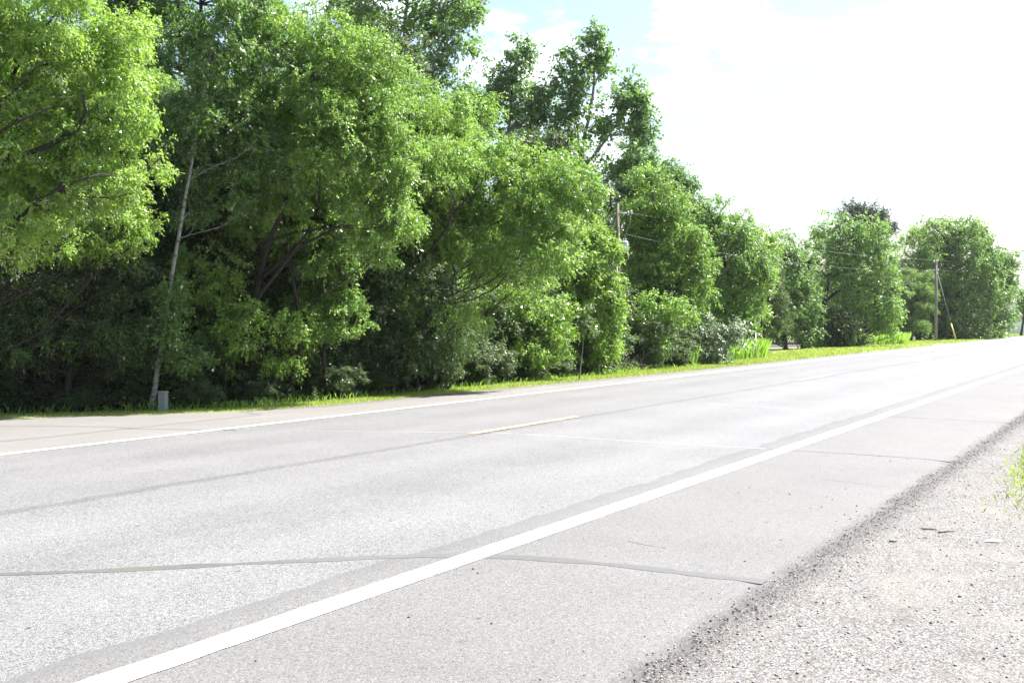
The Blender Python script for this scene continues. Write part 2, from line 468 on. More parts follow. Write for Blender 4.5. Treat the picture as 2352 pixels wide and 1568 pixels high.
# one big ground sheet to the horizon
Ls = [-900, -300, -120, -40, -20, -6, 0.6, 2.06, 4.11, 6.1, 8.18, 10.2, 12.23, 14.3, 17.0, 17.7, 18.4, 21, 40, 80, 160, 400, 1200]
Ss = [-900, -300, -100, -50, -20, 0, 20, 40, 60, 80, 110, 150, 200, 300, 500, 1000, 2500]
V = [(s, L, gz(L) - 0.012) for s in Ss for L in Ls]
nL = len(Ls)
F = [(i * nL + j, (i + 1) * nL + j, (i + 1) * nL + j + 1, i * nL + j + 1) for i in range(len(Ss) - 1) for j in range(nL - 1)]
ground = struct(road_obj('ground', np_mesh('ground', np.array(V), np.array(F)), M['ground']))

FAR_EDGE = [(-80, 21.0), (8, 18.6)] + [gsl(*p) for p in ((0, 963), (300, 954.5), (558, 946), (746, 937), (1150, 898), (1550, 860))] + [(60, 13.1), (140, 13.1), (900, 13.1)]
def interp(tab, s):
    return float(np.interp(s, [t[0] for t in tab], [t[1] for t in tab]))
rng0 = np.random.default_rng(3)
ss = np.concatenate([[-80, -30, -5], np.arange(0, 70, 0.11), np.arange(70, 200, 2.5), [300, 900]])
jn = rng0.normal(0, 1, len(ss)); jn = np.convolve(jn, np.ones(3) / 3, 'same') * 0.05 + np.convolve(rng0.normal(0, 1, len(ss)), np.ones(31) / 31, 'same') * 0.20
road = struct(road_obj('road', strip('road', [(s, 2.06 + j, interp(FAR_EDGE, s) + 0.5 * j) for s, j in zip(ss, jn)], 0.012, True), M['asphalt']))

# gravel verge on the near side
gv = struct(road_obj('gravel_verge', strip('gravel_verge', [(s, -5.0, 2.5) for s in np.linspace(-60, 300, 60)], 0.004), M['gravel']))

# gravel strip along the far side, then the mown verge
FAR_GRASS = [(-80, 21.05), (8, 18.65)] + [gsl(*p) for p in ((0, 962.5), (300, 954), (558, 945.5), (640, 939), (746, 932), (1150, 893), (1550, 855))] + [(60, 13.7), (140, 13.7), (900, 13.7)]
FAR_TOP = [(-80, 22.6), (8, 19.6)] + [gsl(*p) for p in ((0, 952), (300, 945.5), (558, 937), (746, 922), (1150, 884), (1550, 846))] + [(48, 15.3), (62, 19.0), (90, 19.2), (300, 19.2), (900, 19.2)]
fs = np.concatenate([[-80, -20], np.arange(0, 140, 1.0), [200, 300, 900]])
struct(road_obj('far_gravel_strip', strip('far_gravel_strip', [(s, interp(FAR_EDGE, s) - 0.15, interp(FAR_GRASS, s) + 0.25) for s in fs], 0.004), M['gravel_far']))
struct(road_obj('grass_verge', strip('grass_verge', [(s, interp(FAR_GRASS, s), interp(FAR_TOP, s)) for s in fs], 0.008), M['turf']))

# lawn beyond the driveway and the open lawn far off
def ground_poly(name, pts, mat, lift, sub=24):
    """Sheet over a picture-traced quad strip: pts = list of (lower point, upper point) pairs in (s, L)."""
    rows = []
    for (a, b) in pts:
        for j in range(sub + 1):
            t = j / sub
            s, L = a[0] + (b[0] - a[0]) * t, a[1] + (b[1] - a[1]) * t
            rows.append((s, L, gz(L) + lift))
    m = sub + 1
    F = [(i * m + j, (i + 1) * m + j, (i + 1) * m + j + 1, i * m + j + 1) for i in range(len(pts) - 1) for j in range(sub)]
    return road_obj(name, np_mesh(name, np.array(rows), np.array(F)), mat)
struct(ground_poly('lawn', [((48, 19.0), (48, 36)), ((58, 18.9), (58, 60)), ((85, 19.4), (85, 110)), ((260, 19.4), (260, 170))], M['turf'], 0.002))
dp = [gsl(2030, 795), gsl(2090, 791), gsl(1765, 804), gsl(1765, 800)]
struct(ground_poly('driveway', [((88, 13.0), (93, 13.2)), ((84, 19), (88, 19)), ((79, 24.5), (83, 24.5)), ((68, 28.5), (71, 29.5)), ((55, 31.0), (57, 32))], M['drive'], 0.016))

# painted lines and sealed cracks lie on the road
def flat_line(name, L, w, s0, s1, lift, n, wob=0.0, seed=1):
    r = np.random.default_rng(seed)
    s = np.linspace(s0, s1, n)
    a = r.normal(0, 1, n) * wob; b = r.normal(0, 1, n) * wob
    V = np.empty((n * 2, 3))
    V[0::2, 0] = s; V[0::2, 1] = L - w / 2 + a; V[1::2, 0] = s; V[1::2, 1] = L + w / 2 + b
    V[:, 2] = np.interp(V[:, 1], PL, PZ) + lift
    i = np.arange(n - 1) * 2
    F = np.stack([i, i + 2, i + 3, i + 1], 1)
    return np_mesh(name, V, F)
road_obj('edge_line', flat_line('edge_line', 4.11, 0.185, -10, 700, 0.017, 6000, 0.0022, 1), M['white_paint'], road)['label'] = 'solid white edge line on the near side of the road'
road_obj('edge_line', flat_line('edge_line', 12.22, 0.15, -10, 700, 0.017, 4000, 0.003, 2), M['white_paint'], road)['label'] = 'solid white edge line on the far side of the road'
d0 = gsl(1070, 998)[0]
for i in range(-1, 9):
    road_obj('centre_dash', flat_line('centre_dash', 8.2, 0.115, d0 + i * 16.98, d0 + i * 16.98 + 3.4, 0.017, 60, 0.004, 10 + i), M['yellow_paint'], road)

def seam(pix, w, seed, wob=0.022, mat='tar'):
    r = np.random.default_rng(seed)
    P = np.array([gsl(*p) for p in pix])
    seg = np.r_[0, np.cumsum(np.linalg.norm(np.diff(P, axis=0), axis=1))]
    n = max(12, int(seg[-1] / 0.08))
    t = np.linspace(0, seg[-1], n)
    C = np.stack([np.interp(t, seg, P[:, 0]), np.interp(t, seg, P[:, 1])], 1)
    ker = np.ones(7) / 7
    C[3:-3] = np.stack([np.convolve(C[:, 0], ker, 'valid'), np.convolve(C[:, 1], ker, 'valid')], 1)
    C += np.stack([np.convolve(r.normal(0, 1, n), np.ones(9) / 9, 'same'), np.convolve(r.normal(0, 1, n), np.ones(9) / 9, 'same')], 1) * wob
    T = np.gradient(C, axis=0); T /= np.linalg.norm(T, axis=1)[:, None] + 1e-9
    N = np.stack([-T[:, 1], T[:, 0]], 1)
    ww = w / 2 * (1 + 0.35 * np.convolve(r.normal(0, 1, n), np.ones(3) / 3, 'same') + 0.35 * np.convolve(r.normal(0, 1, n), np.ones(11) / 11, 'same'))[:, None]
    V = np.empty((2 * n, 3)); V[0::2, :2] = C - N * ww; V[1::2, :2] = C + N * ww
    V[:, 2] = np.interp(V[:, 1], PL, PZ) + 0.0138
    i = np.arange(n - 1) * 2
    me = np_mesh('crack_seal', V, np.stack([i, i + 2, i + 3, i + 1], 1))
    return road_obj('crack_seal', me, M[mat], road)
seam([(-60, 1326), (0, 1323), (300, 1312), (600, 1297), (900, 1281), (1080, 1278.5), (1250, 1286), (1420, 1301), (1600, 1322), (1762, 1340)], 0.135, 21)
seam([(1760, 1032.5), (1800, 1035), (2000, 1047), (2100, 1053), (2185, 1062)], 0.075, 22, 0.02)
seam([(700, 991), (900, 993), (1250, 1001), (1500, 1018), (1700, 1029), (1760, 1032.5)], 0.05, 27, 0.02, 'tar_glare')
seam([(1990, 954), (2020, 956), (2150, 963), (2320, 972)], 0.075, 23, 0.02)
seam([(1620, 928), (1700, 932), (1880, 946), (1990, 954)], 0.05, 28, 0.02, 'tar_glare')
seam([(-40, 1019), (0, 1015), (120, 1004), (230, 992), (300, 985.5), (420, 972), (540, 960), (600, 953), (580, 950), (560, 946)], 0.17, 24, 0.03)
seam([(-20, 980), (150, 980), (260, 981.5), (300, 986), (420, 988), (540, 990)], 0.12, 25)
for i, (a, b) in enumerate((((1440, 1245), (1530, 1262)), ((1900, 1104), (2080, 1122)))):
    seam([a, ((a[0] + b[0]) / 2, (a[1] + b[1]) / 2 + 1.5), b], 0.008, 40 + i, 0.02)

# ------------------------------------------------------------------ foliage
def unit(a): return a / (np.linalg.norm(a, axis=-1, keepdims=True) + 1e-9)
def rdir(r, n):
    return unit(r.normal(0, 1, (n, 3)))

def leaf_quads(P, D, N, l, w):
    S = unit(np.cross(D, N)); N2 = np.cross(S, D)
    l = l[:, None]; w = w[:, None]
    V = np.empty((len(P), 4, 3))
    V[:, 0] = P
    V[:, 1] = P + D * l * 0.42 + S * w * 0.5 + N2 * w * 0.14
    V[:, 2] = P + D * l - N2 * l * 0.10
    V[:, 3] = P + D * l * 0.42 - S * w * 0.5 + N2 * w * 0.14
    F = np.arange(4 * len(P)).reshape(-1, 4)
    return V.reshape(-1, 3), F

def crown_mesh(name, ells, r, leaf, lai=5.0, ratio=0.52, bough=(0.24, 0.42), nb=None, droop=0.45, cone=0.0, shell=0.5, per=7, tw=5, twig=2.7, flat=0.75, needle=False):
    """ells: list of (centre, radii). Leaves grow on twigs, twigs in boughs, boughs through the ellipsoid's volume."""
    Vs, Ts, boughs = [], [], []
    for c, rad in ells:
        c = np.array(c, float); rad = np.array(rad, float)
        area = math.pi * rad[0] * rad[2]
        n_leaf = int(lai * area / (0.5 * leaf * leaf * ratio))
        nbo = nb or max(8, int(19 * (max(rad) / min(rad)) ** 0.7))
        d = rdir(r, nbo)
        q = r.uniform(0.12, 1.0, nbo) ** shell * 0.92
        B = d * q[:, None]
        if cone:
            t = np.clip(B[:, 2] * 0.5 + 0.5, 0, 1)
            B[:, :2] *= (1.12 - cone * t ** 1.3)[:, None]
        rb = (rad[0] * rad[1] * rad[2]) ** (1 / 3) * r.uniform(*bough, nbo)
        if cone: rb *= 1.0 - 0.55 * cone * np.clip(B[:, 2] * 0.5 + 0.5, 0, 1)
        Bc = c + B * rad
        ne = int(nbo * 0.7)
        de = rdir(r, ne); de[:, 2] = np.where(de[:, 2] < -0.5, -de[:, 2], de[:, 2])
        if cone: de[:, :2] *= 0.8
        Bc = np.concatenate([Bc, c + de * rad * r.uniform(0.9, 1.16, (ne, 1))])
        rb = np.concatenate([rb, (rad[0] * rad[1] * rad[2]) ** (1 / 3) * r.uniform(0.09, 0.18, ne)])
        nbo += ne
        boughs += [(Bc[i], rb[i]) for i in range(nbo)]
        ns = max(nbo, n_leaf // (per * tw))
        pr = rb ** 2 * r.uniform(0.6, 1.4, nbo); pr /= pr.sum()
        ib = r.choice(nbo, ns, p=pr)
        o = rdir(r, ns) * (r.uniform(0.12, 1, ns) ** 0.36)[:, None]
        up_ = r.uniform(0, 1, ns) < 0.7
        o[up_, 2] = np.abs(o[up_, 2])
        o[:, 2] = o[:, 2] * flat - 0.12
        sp = Bc[ib] + o * rb[ib][:, None]
        so = unit(unit(sp - c) * 0.5 + o * 0.8)
        st = r.uniform(0, 1, ns)
        size = r.uniform(0.6, 1.5, ns)
        it = np.repeat(np.arange(ns), tw)
        nt = len(it)
        tp = sp[it] + rdir(r, nt) * (leaf * 0.7 * size[it])[:, None]
        out = so[it]
        td = unit(out * 0.6 + r.normal(0, 0.5, (nt, 3)) + np.array([0, 0, -droop * 0.6]))
        tl = leaf * twig * size[it] * r.uniform(0.6, 1.2, nt)
        tt = np.clip(st[it] + r.normal(0, 0.12, nt), 0, 1)
        # leaves along twigs
        ii = np.repeat(np.arange(nt), per)
        n = len(ii)
        a = np.tile(np.linspace(0.05, 1, per), nt) + r.uniform(-.05, .05, n)
        P = tp[ii] + td[ii] * (tl[ii] * a)[:, None] - np.array([0, 0, 1.0]) * (droop * 0.35 * tl[ii] * a * a)[:, None]
        side = unit(np.cross(td[ii], rdir(r, n)))
        D = unit(td[ii] * 0.55 + side * 0.8 + np.array([0, 0, -droop]) + r.normal(0, 0.18, (n, 3)))
        N = unit(np.array([0, 0, 0.75]) + out[ii] * 0.35 + r.normal(0, 0.5, (n, 3)))
        l = leaf * r.uniform(0.65, 1.25, n)
        Vq, _ = leaf_quads(P, D, N, l, l * ratio * r.uniform(0.85, 1.15, n))
        Vs.append(Vq)
        Ts.append(np.repeat(np.clip(tt[ii] * 0.7 + r.uniform(0, 0.3, n), 0, 1), 4))
    V = np.concatenate(Vs); T = np.concatenate(Ts)
    return np_mesh(name, V, np.arange(len(V)).reshape(-1, 4), attrs={'tint': T}), boughs

def limb_path(a, b, r, n=6, sag=0.12):
    a, b = np.array(a, float), np.array(b, float)
    L = np.linalg.norm(b - a)
    pts = []
    k1, k2 = r.normal(0, 0.05 * L, 3), r.normal(0, 0.05 * L, 3)
    for i in range(n):
        t = i / (n - 1)
        p = a + (b - a) * t
        p = p + np.array([0, 0, -1]) * sag * L * math.sin(math.pi * t) + k1 * math.sin(math.pi * t) + k2 * math.sin(2 * math.pi * t)
        pts.append(p)
    return pts

def wood_mesh(name, path, r0, boughs, r, limb=0.35, nsub=3, sides=8, stems=(), max_limbs=60, rtop=0.25):
    """Tapered trunk along path with limbs to the boughs and thinner branches inside them."""
    mb = MB()
    P = np.array(path, float)
    seg = np.r_[0, np.cumsum(np.linalg.norm(np.diff(P, axis=0), axis=1))]
    n = max(8, int(seg[-1] / 0.35))
    t = np.linspace(0, seg[-1], n)
    C = np.stack([np.interp(t, seg, P[:, i]) for i in range(3)], 1)
    for _ in range(3): C[1:-1] = (C[:-2] + 2 * C[1:-1] + C[2:]) / 4
    C[1:-1] += r.normal(0, r0 * 0.12, (n - 2, 3))
    rad = r0 * (1 - (1 - rtop) * (t / seg[-1]) ** 0.9); rad[0] *= 1.35
    mb.tube(C, list(rad), sides)
    skeleton = [(C, rad)]
    for st in stems:                       # extra stems: (path, radius)
        Q = np.array(limb_path(st[0][0], st[0][-1], r, 9, -0.04)); q = st[1] * np.linspace(1, 0.3, 9)
        mb.tube(Q, list(q), sides); skeleton.append((Q, q))
    order = r.permutation(len(boughs))[:max_limbs]
    for i in order:
        b, rb = boughs[i]
        best = None
        for Cn, rn in skeleton:
            dz = b[2] - Cn[:, 2]; dh = np.linalg.norm(Cn[:, :2] - b[:2], axis=1)
            cost = dh + np.abs(dz - (0.6 * dh)) * 0.8 + (dz < 0) * 2
            j = int(np.argmin(cost[1:])) + 1
            if best is None or cost[j] < best[0]: best = (cost[j], Cn[j], rn[j])
        _, a, ra = best
        q0 = max(0.006, min(ra * 0.7, limb * r0 * r.uniform(0.5, 1.0)))
        lp = limb_path(a, b, r, 6, 0.06)
        mb.tube(lp, list(np.linspace(q0, q0 * 0.35, 6)), 5, False)
        for _ in range(nsub):
            e = np.array(b) + rdir(r, 1)[0] * rb * r.uniform(0.6, 1.0)
            s0 = lp[r.integers(2, 6)]
            mb.tube(limb_path(s0, e, r, 4, 0.05), list(np.linspace(q0 * 0.4, q0 * 0.12, 4)), 4, False)
    return mb.mesh(name, smooth=True)

def base_y(px): return float(np.interp(px, [-200, 0, 370, 746, 1000, 1150, 1420, 1550], [958, 952, 944, 922, 900, 884, 856, 846]))

def tree(name, label, base_px, d, ells_px, leaf_px=7.5, mat='elder', bark='bark', cat='tree', group=None, seed=1, r0=None, path=None, over=False, limb=0.3, max_limbs=60,
         depth=0.9, lai=5.0, base=None, stems=(), nsub=3, **kw):
    """ells_px: list of (cx, cy, rx, ry) picture ellipses, or (cx, cy, rx, ry, d_offset), turned into ellipsoids d metres away."""
    r = np.random.default_rng(seed)
    d_in = d
    if d < 60 and not over:                              # stand behind the verge, never on it
        d = max(d, gnd(base_px, base_y(base_px))[1] + 0.45)
    k = d / FPX
    b = gat(base_px, d) if base is None else np.array(base)
    root = empty(name, tuple(b), label, cat, group)
    ells = []
    for e in ells_px:
        dd = d + (e[4] if len(e) > 4 else 0)
        c = at(e[0], e[1], dd) - b
        ells.append((c, (e[2] * dd / FPX, e[2] * dd / FPX * depth, e[3] * dd / FPX)))
    leaf = leaf_px * 1.06 * k
    me, boughs = crown_mesh('crown', ells, r, leaf, lai=lai, **kw)
    link('crown', me, M[mat], root)
    top = max(ells, key=lambda e: e[0][2] + e[1][2])
    if path is None:
        tz = top[0][2] + top[1][2] * 0.6
        w = r.normal(0, 0.03 * tz, 2)
        path = [(0, 0, -0.1), (w[0], w[1], tz * 0.3), (top[0][0] * 0.6 + w[1], top[0][1] * 0.6, tz * 0.65), (top[0][0], top[0][1], tz)]
    else:
        path = [tuple(at(px, py, d + q) - b) for px, py, q in path]
    st = [([at(s[0][0], s[0][1], s[0][2] + d - d_in) - b, at(s[1][0], s[1][1], s[1][2] + d - d_in) - b], s[2]) for s in stems]
    hgt = path[-1][2]
    link('trunk', wood_mesh('trunk', path, r0 or 0.02 * hgt + 0.01, boughs, r, limb=limb, max_limbs=max_limbs, stems=st, nsub=nsub), M[bark], root)
    return root

FRONT = 'trees in the front row of the roadside wood'
BACK = 'tall cottonwoods rising behind the front row'
FARG = 'trees far along the road'

# --- front row, left to right
tree('boxelder_tree', 'bright yellow-green boxelder at the left edge with dark limbs reaching in from the left', -120, 19.6,
     [(60, 60, 230, 190), (200, 170, 165, 190), (255, 330, 115, 130), (60, 330, 190, 150), (200, 440, 140, 70), (40, 520, 200, 80), (-120, 250, 200, 380, 1.0), (150, 560, 150, 70, 3.2), (290, 510, 70, 60, 3.0), (260, 180, 90, 160, 2.6)],
     8.5, 'elder', group=FRONT, seed=11, lai=5.80, r0=0.12, over=True, base=gat(-120, 22.6),
     path=[(-120, 955, 3.0), (-110, 700, 2.5), (-80, 480, 1.2), (-20, 300, 0), (60, 100, 0)],
     stems=[((-90, 520, 19.0), (190, 215, 18.6), 0.07), ((-80, 430, 19.0), (120, 245, 18.5), 0.05), ((-90, 600, 19), (230, 400, 18.9), 0.05), ((-60, 300, 19), (60, 180, 18.5), 0.04)])
tree('aspen_tree', 'slender aspen with a white leaning trunk standing beside the green utility pedestal', 345, 22.3,
     [(520, 60, 130, 180, 0.9), (560, 230, 170, 150, 1.2), (420, 330, 80, 140, 0.6), (500, 10, 70, 70, -0.2), (475, 150, 45, 60, -0.1), (455, 270, 36, 40, -0.2), (570, 400, 120, 120, 0.9), (398, 680, 50, 36), (428, 815, 55, 30), (385, 745, 30, 34, -0.4), (440, 470, 60, 60, 0.9)],
     7.5, 'aspen', 'white_bark', group=FRONT, seed=12, lai=4.4, r0=0.056, ratio=0.8,
     path=[(345, 948, 0), (362, 850, 0), (385, 690, 0), (410, 540, 0), (436, 400, 0), (452, 300, 0), (472, 190, 0), (494, 60, 0)], bough=(0.22, 0.38), limb=0.16, max_limbs=26)
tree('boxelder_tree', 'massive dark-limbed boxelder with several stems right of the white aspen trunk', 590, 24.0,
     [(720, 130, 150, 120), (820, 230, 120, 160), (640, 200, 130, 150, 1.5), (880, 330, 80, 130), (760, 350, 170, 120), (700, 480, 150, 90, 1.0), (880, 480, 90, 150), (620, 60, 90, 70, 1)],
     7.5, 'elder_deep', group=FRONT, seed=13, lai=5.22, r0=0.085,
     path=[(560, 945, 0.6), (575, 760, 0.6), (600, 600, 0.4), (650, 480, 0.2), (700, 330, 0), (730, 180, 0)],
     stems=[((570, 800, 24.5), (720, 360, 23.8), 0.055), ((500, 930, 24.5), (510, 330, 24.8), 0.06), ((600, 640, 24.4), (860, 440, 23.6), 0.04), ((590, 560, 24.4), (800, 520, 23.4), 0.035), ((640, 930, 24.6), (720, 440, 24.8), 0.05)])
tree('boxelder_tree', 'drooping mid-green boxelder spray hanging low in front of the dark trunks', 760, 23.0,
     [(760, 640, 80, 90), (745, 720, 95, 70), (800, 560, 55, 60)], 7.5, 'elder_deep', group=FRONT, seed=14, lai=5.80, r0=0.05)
tree('boxelder_tree', 'pale yellow-green boxelder bulging between the dark boxelder and the leaning one', 960, 25.5,
     [(960, 470, 90, 100), (1000, 560, 60, 60), (905, 600, 60, 110), (940, 690, 45, 70), (1010, 330, 90, 70, 1.5)], 8.6, 'elder', group=FRONT, seed=15, lai=5.51, r0=0.06)
tree('boxelder_tree', 'broad rounded yellow-green boxelder with one dark leaning trunk', 990, 28.0,
     [(1140, 410, 110, 90), (1240, 430, 120, 110), (1130, 560, 90, 110), (1250, 570, 110, 90), (1060, 480, 60, 90), (1330, 440, 50, 70)],
     7.2, 'elder', group=FRONT, seed=16, lai=4.93, r0=0.085,
     path=[(985, 885, 0), (1010, 720, 0), (1050, 600, 0), (1095, 510, 0), (1140, 430, 0), (1180, 370, 0)],
     stems=[((1000, 800, 28.3), (1040, 520, 28.3), 0.05), ((1060, 580, 28), (1180, 480, 27.6), 0.03)])
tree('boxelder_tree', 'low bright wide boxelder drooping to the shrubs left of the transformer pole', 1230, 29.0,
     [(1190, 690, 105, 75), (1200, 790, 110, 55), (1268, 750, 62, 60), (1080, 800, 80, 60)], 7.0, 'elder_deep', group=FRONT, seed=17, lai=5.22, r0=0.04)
tree('boxelder_tree', 'small light green tree whose sprays hang over the transformer pole', 1345, 37.0,
     [(1335, 560, 60, 85), (1350, 650, 55, 80), (1320, 710, 75, 90), (1365, 770, 42, 70), (1345, 815, 55, 40), (1290, 620, 60, 80), (1398, 640, 24, 20), (1410, 578, 20, 34), (1412, 690, 18, 26), (1404, 735, 22, 30), (1400, 800, 26, 20), (1388, 545, 26, 24)], 7.0, 'elder', group=FRONT, seed=18, lai=5.22, r0=0.06)
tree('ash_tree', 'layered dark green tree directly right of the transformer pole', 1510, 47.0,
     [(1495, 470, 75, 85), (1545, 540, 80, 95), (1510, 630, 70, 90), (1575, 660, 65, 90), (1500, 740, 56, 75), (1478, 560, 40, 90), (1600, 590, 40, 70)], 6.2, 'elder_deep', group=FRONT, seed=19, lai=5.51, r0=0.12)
tree('ash_tree', 'dark rounded crown showing above the layered tree right of the pole', 1530, 58.0,
     [(1530, 430, 62, 55), (1480, 450, 60, 60), (1575, 480, 45, 70), (1430, 470, 50, 70), (1450, 400, 60, 70), (1500, 395, 50, 50)], 6.5, 'poplar', group=FRONT, seed=20, lai=5.22, r0=0.15)
tree('ash_tree', 'airy pale yellow-green tree left of the gap in the wood', 1690, 56.0,
     [(1665, 525, 60, 65), (1700, 600, 62, 75), (1640, 600, 55, 100), (1695, 700, 52, 65), (1640, 720, 55, 65), (1740, 620, 34, 65), (1625, 505, 34, 55)], 6.8, 'ash', group=FRONT, seed=21, lai=4.35, r0=0.12)
tree('ash_tree', 'thin tree with a pale trunk and wispy twigs at the gap in the wood', 1745, 60.0,
     [(1745, 680, 28, 90), (1760, 590, 22, 50), (1735, 560, 25, 45)], 6.5, 'elder_deep', group=FRONT, seed=22, lai=3.77, r0=0.08)

tree('boxelder_tree', 'boxelder with low shade-coloured boughs under the bright tree at the left edge', 150, 22.5,
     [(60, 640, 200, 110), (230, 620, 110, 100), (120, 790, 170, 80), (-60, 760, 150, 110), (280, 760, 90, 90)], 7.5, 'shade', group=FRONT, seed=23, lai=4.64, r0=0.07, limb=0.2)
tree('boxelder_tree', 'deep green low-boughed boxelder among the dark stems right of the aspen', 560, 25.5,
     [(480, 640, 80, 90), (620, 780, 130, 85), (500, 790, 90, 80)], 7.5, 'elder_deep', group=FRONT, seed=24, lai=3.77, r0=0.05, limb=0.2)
tree('boxelder_tree', 'low-boughed shade-coloured tree between the drooping spray and the leaning trunk', 900, 27.5,
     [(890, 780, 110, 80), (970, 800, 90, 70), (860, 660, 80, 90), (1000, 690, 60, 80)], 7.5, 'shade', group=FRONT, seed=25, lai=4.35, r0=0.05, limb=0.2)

# --- tall trees behind
tree('cottonwood_tree', 'tallest cottonwood, cut by the top of the picture, with a pale trunk and fork', 918, 40.0,
     [(960, -60, 110, 110), (1040, 60, 70, 130), (950, 120, 80, 130), (1030, 220, 80, 80), (850, 40, 80, 80), (960, 320, 70, 80), (1060, -20, 50, 70)],
     7.6, 'poplar', 'white_bark', group=BACK, seed=31, lai=3.1, ratio=0.8, r0=0.15,
     path=[(905, 860, 0), (912, 500, 0), (918, 230, 0), (926, 90, 0), (945, -120, 0)], droop=0.3)
tree('cottonwood_tree', 'dark blue-green cottonwood poking into the sky gap at the top left', 790, 42.0,
     [(800, 20, 55, 60), (830, 110, 70, 90), (860, -40, 60, 60)], 6.4, 'poplar', 'white_bark', group=BACK, seed=32, lai=3.8, ratio=0.8, r0=0.14, droop=0.3)
tree('cottonwood_tree', 'dark tree top cut by the picture edge left of the sky gap', 590, 34.0,
     [(580, -40, 80, 70), (330, -60, 110, 90), (450, -90, 100, 90), (390, 90, 80, 120), (330, 230, 70, 110), (285, 60, 70, 100), (240, -30, 90, 80)], 6.6, 'poplar', group=BACK, seed=33, lai=4.64, r0=0.14)
tree('cottonwood_tree', 'narrow-topped cottonwood between the tallest one and the spired one', 1190, 50.0,
     [(1190, 140, 36, 58), (1195, 230, 60, 80), (1130, 190, 38, 50), (1140, 270, 60, 60), (1220, 310, 60, 80), (1240, 240, 30, 50)],
     7.4, 'poplar', 'white_bark', group=BACK, seed=34, lai=3.2, ratio=0.8, r0=0.15, droop=0.3)
tree('cottonwood_tree', 'open spired cottonwood with sky showing through its crown', 1350, 50.0,
     [(1367, 115, 26, 50), (1362, 190, 60, 60), (1300, 180, 36, 60), (1420, 260, 55, 60), (1350, 290, 70, 70), (1455, 230, 26, 60), (1475, 290, 30, 45), (1420, 360, 60, 60), (1300, 270, 36, 60), (1330, 380, 45, 50), (1450, 390, 25, 30)],
     7.4, 'poplar', 'white_bark', group=BACK, seed=35, lai=1.95, ratio=0.8, r0=0.14, droop=0.3, bough=(0.24, 0.42),
     path=[(1330, 800, 0), (1325, 420, 0), (1340, 330, 0), (1362, 220, 0), (1368, 90, 0)], stems=[((1325, 400, 50), (1450, 240, 50), 0.07), ((1326, 420, 50), (1300, 180, 50), 0.06)])
tree('boxelder_tree', 'yellow-green treetop below the tallest cottonwood', 1080, 36.0,
     [(1090, 270, 60, 70), (1080, 360, 90, 60), (1010, 300, 50, 60)], 6.6, 'elder', group=BACK, seed=36, lai=4.64, r0=0.10)
tree('cottonwood_tree', 'dark crown at the foot of the narrow-topped cottonwood', 1240, 44.0,
     [(1220, 360, 70, 60), (1290, 350, 45, 60)], 6.5, 'shade', group=BACK, seed=37, lai=5.22, r0=0.12)

# --- far along the road
tree('maple_tree', 'dark narrow tree with an egg-shaped crown right of the gap', 1805, 78.0,
     [(1805, 600, 38, 60), (1815, 680, 50, 70), (1790, 740, 45, 55)], 6.4, 'poplar', group=FARG, seed=41, lai=6.09, r0=0.17)
tree('maple_tree', 'second dark narrow tree, leaning on the broad bright maple', 1845, 79.0,
     [(1845, 610, 26, 50), (1850, 690, 40, 60), (1850, 750, 40, 45)], 6.4, 'poplar', group=FARG, seed=42, lai=5.80, r0=0.17)
tree('maple_tree', 'broad bright green maple with a long dark leaning limb before the pine', 1905, 82.0,
     [(1930, 540, 60, 50), (1985, 590, 65, 70), (1900, 610, 45, 80), (2025, 690, 50, 60), (1960, 680, 60, 60), (2040, 740, 35, 40), (2000, 530, 40, 35)], 6.4, 'ash', group=FARG, seed=43, lai=4.64, r0=0.2,
     path=[(1880, 800, 0), (1885, 720, 0), (1900, 660, 0), (1925, 590, 0), (1940, 530, 0)], stems=[((1886, 720, 82), (1975, 630, 81.5), 0.13)])
tree('dark_shrub', 'big dark rounded bush at the foot of the bright maple', 1915, 80.5,
     [(1910, 745, 55, 52), (1950, 765, 40, 32)], 6.0, 'shade', cat='shrub', group=FARG, seed=44, lai=7.25, r0=0.05)
tree('pine_tree', 'dark blue-green pine top behind the bright maple', 1985, 112.0,
     [(1985, 484, 36, 20), (1950, 500, 28, 14), (2015, 504, 34, 18), (2038, 530, 22, 14), (1995, 525, 45, 22), (2000, 550, 50, 20)], 6.0, 'needle', group=FARG, seed=45, lai=4.6, r0=0.3, ratio=0.3, droop=0.0, bough=(0.2, 0.34))
tree('locust_tree', 'pale hazy tree between the pine and the grey utility pole', 2110, 112.0,
     [(2110, 560, 50, 50), (2160, 530, 50, 30), (2090, 640, 50, 60), (2130, 620, 60, 60), (2220, 520, 50, 22)], 6.0, 'ash', group=FARG, seed=46, lai=3.77, r0=0.25, ratio=0.45)
tree('willow_tree', 'large mid-green tree behind the grey utility pole', 2200, 113.0,
     [(2200, 580, 70, 60), (2240, 650, 70, 80), (2140, 670, 60, 60), (2170, 730, 75, 50), (2120, 740, 50, 42), (2215, 755, 80, 28), (2100, 680, 40, 60)], 6.0, 'aspen', group=FARG, seed=47, lai=5.22, r0=0.3)
tree('willow_tree', 'dark drooping tree right of the guy wire at the end of the wood', 2280, 116.0,
     [(2285, 630, 42, 70), (2300, 690, 36, 55), (2250, 730, 60, 50), (2240, 570, 40, 50), (2312, 620, 24, 45), (2265, 742, 45, 28)], 6.0, 'poplar', group=FARG, seed=48, lai=5.51, r0=0.3)
tree('young_tree', 'pale young tree at the right edge of the picture', 2345, 140.0,
     [(2350, 705, 22, 35), (2370, 690, 30, 45)], 5.0, 'ash', group=FARG, seed=49, lai=4.35, r0=0.15)
tree('roadside_tree', 'distant tree beyond the lawn at the right edge', 2400, 175.0,
     [(2425, 712, 60, 28)], 5.0, 'ash', group=FARG, seed=50, lai=5.08, r0=0.3)

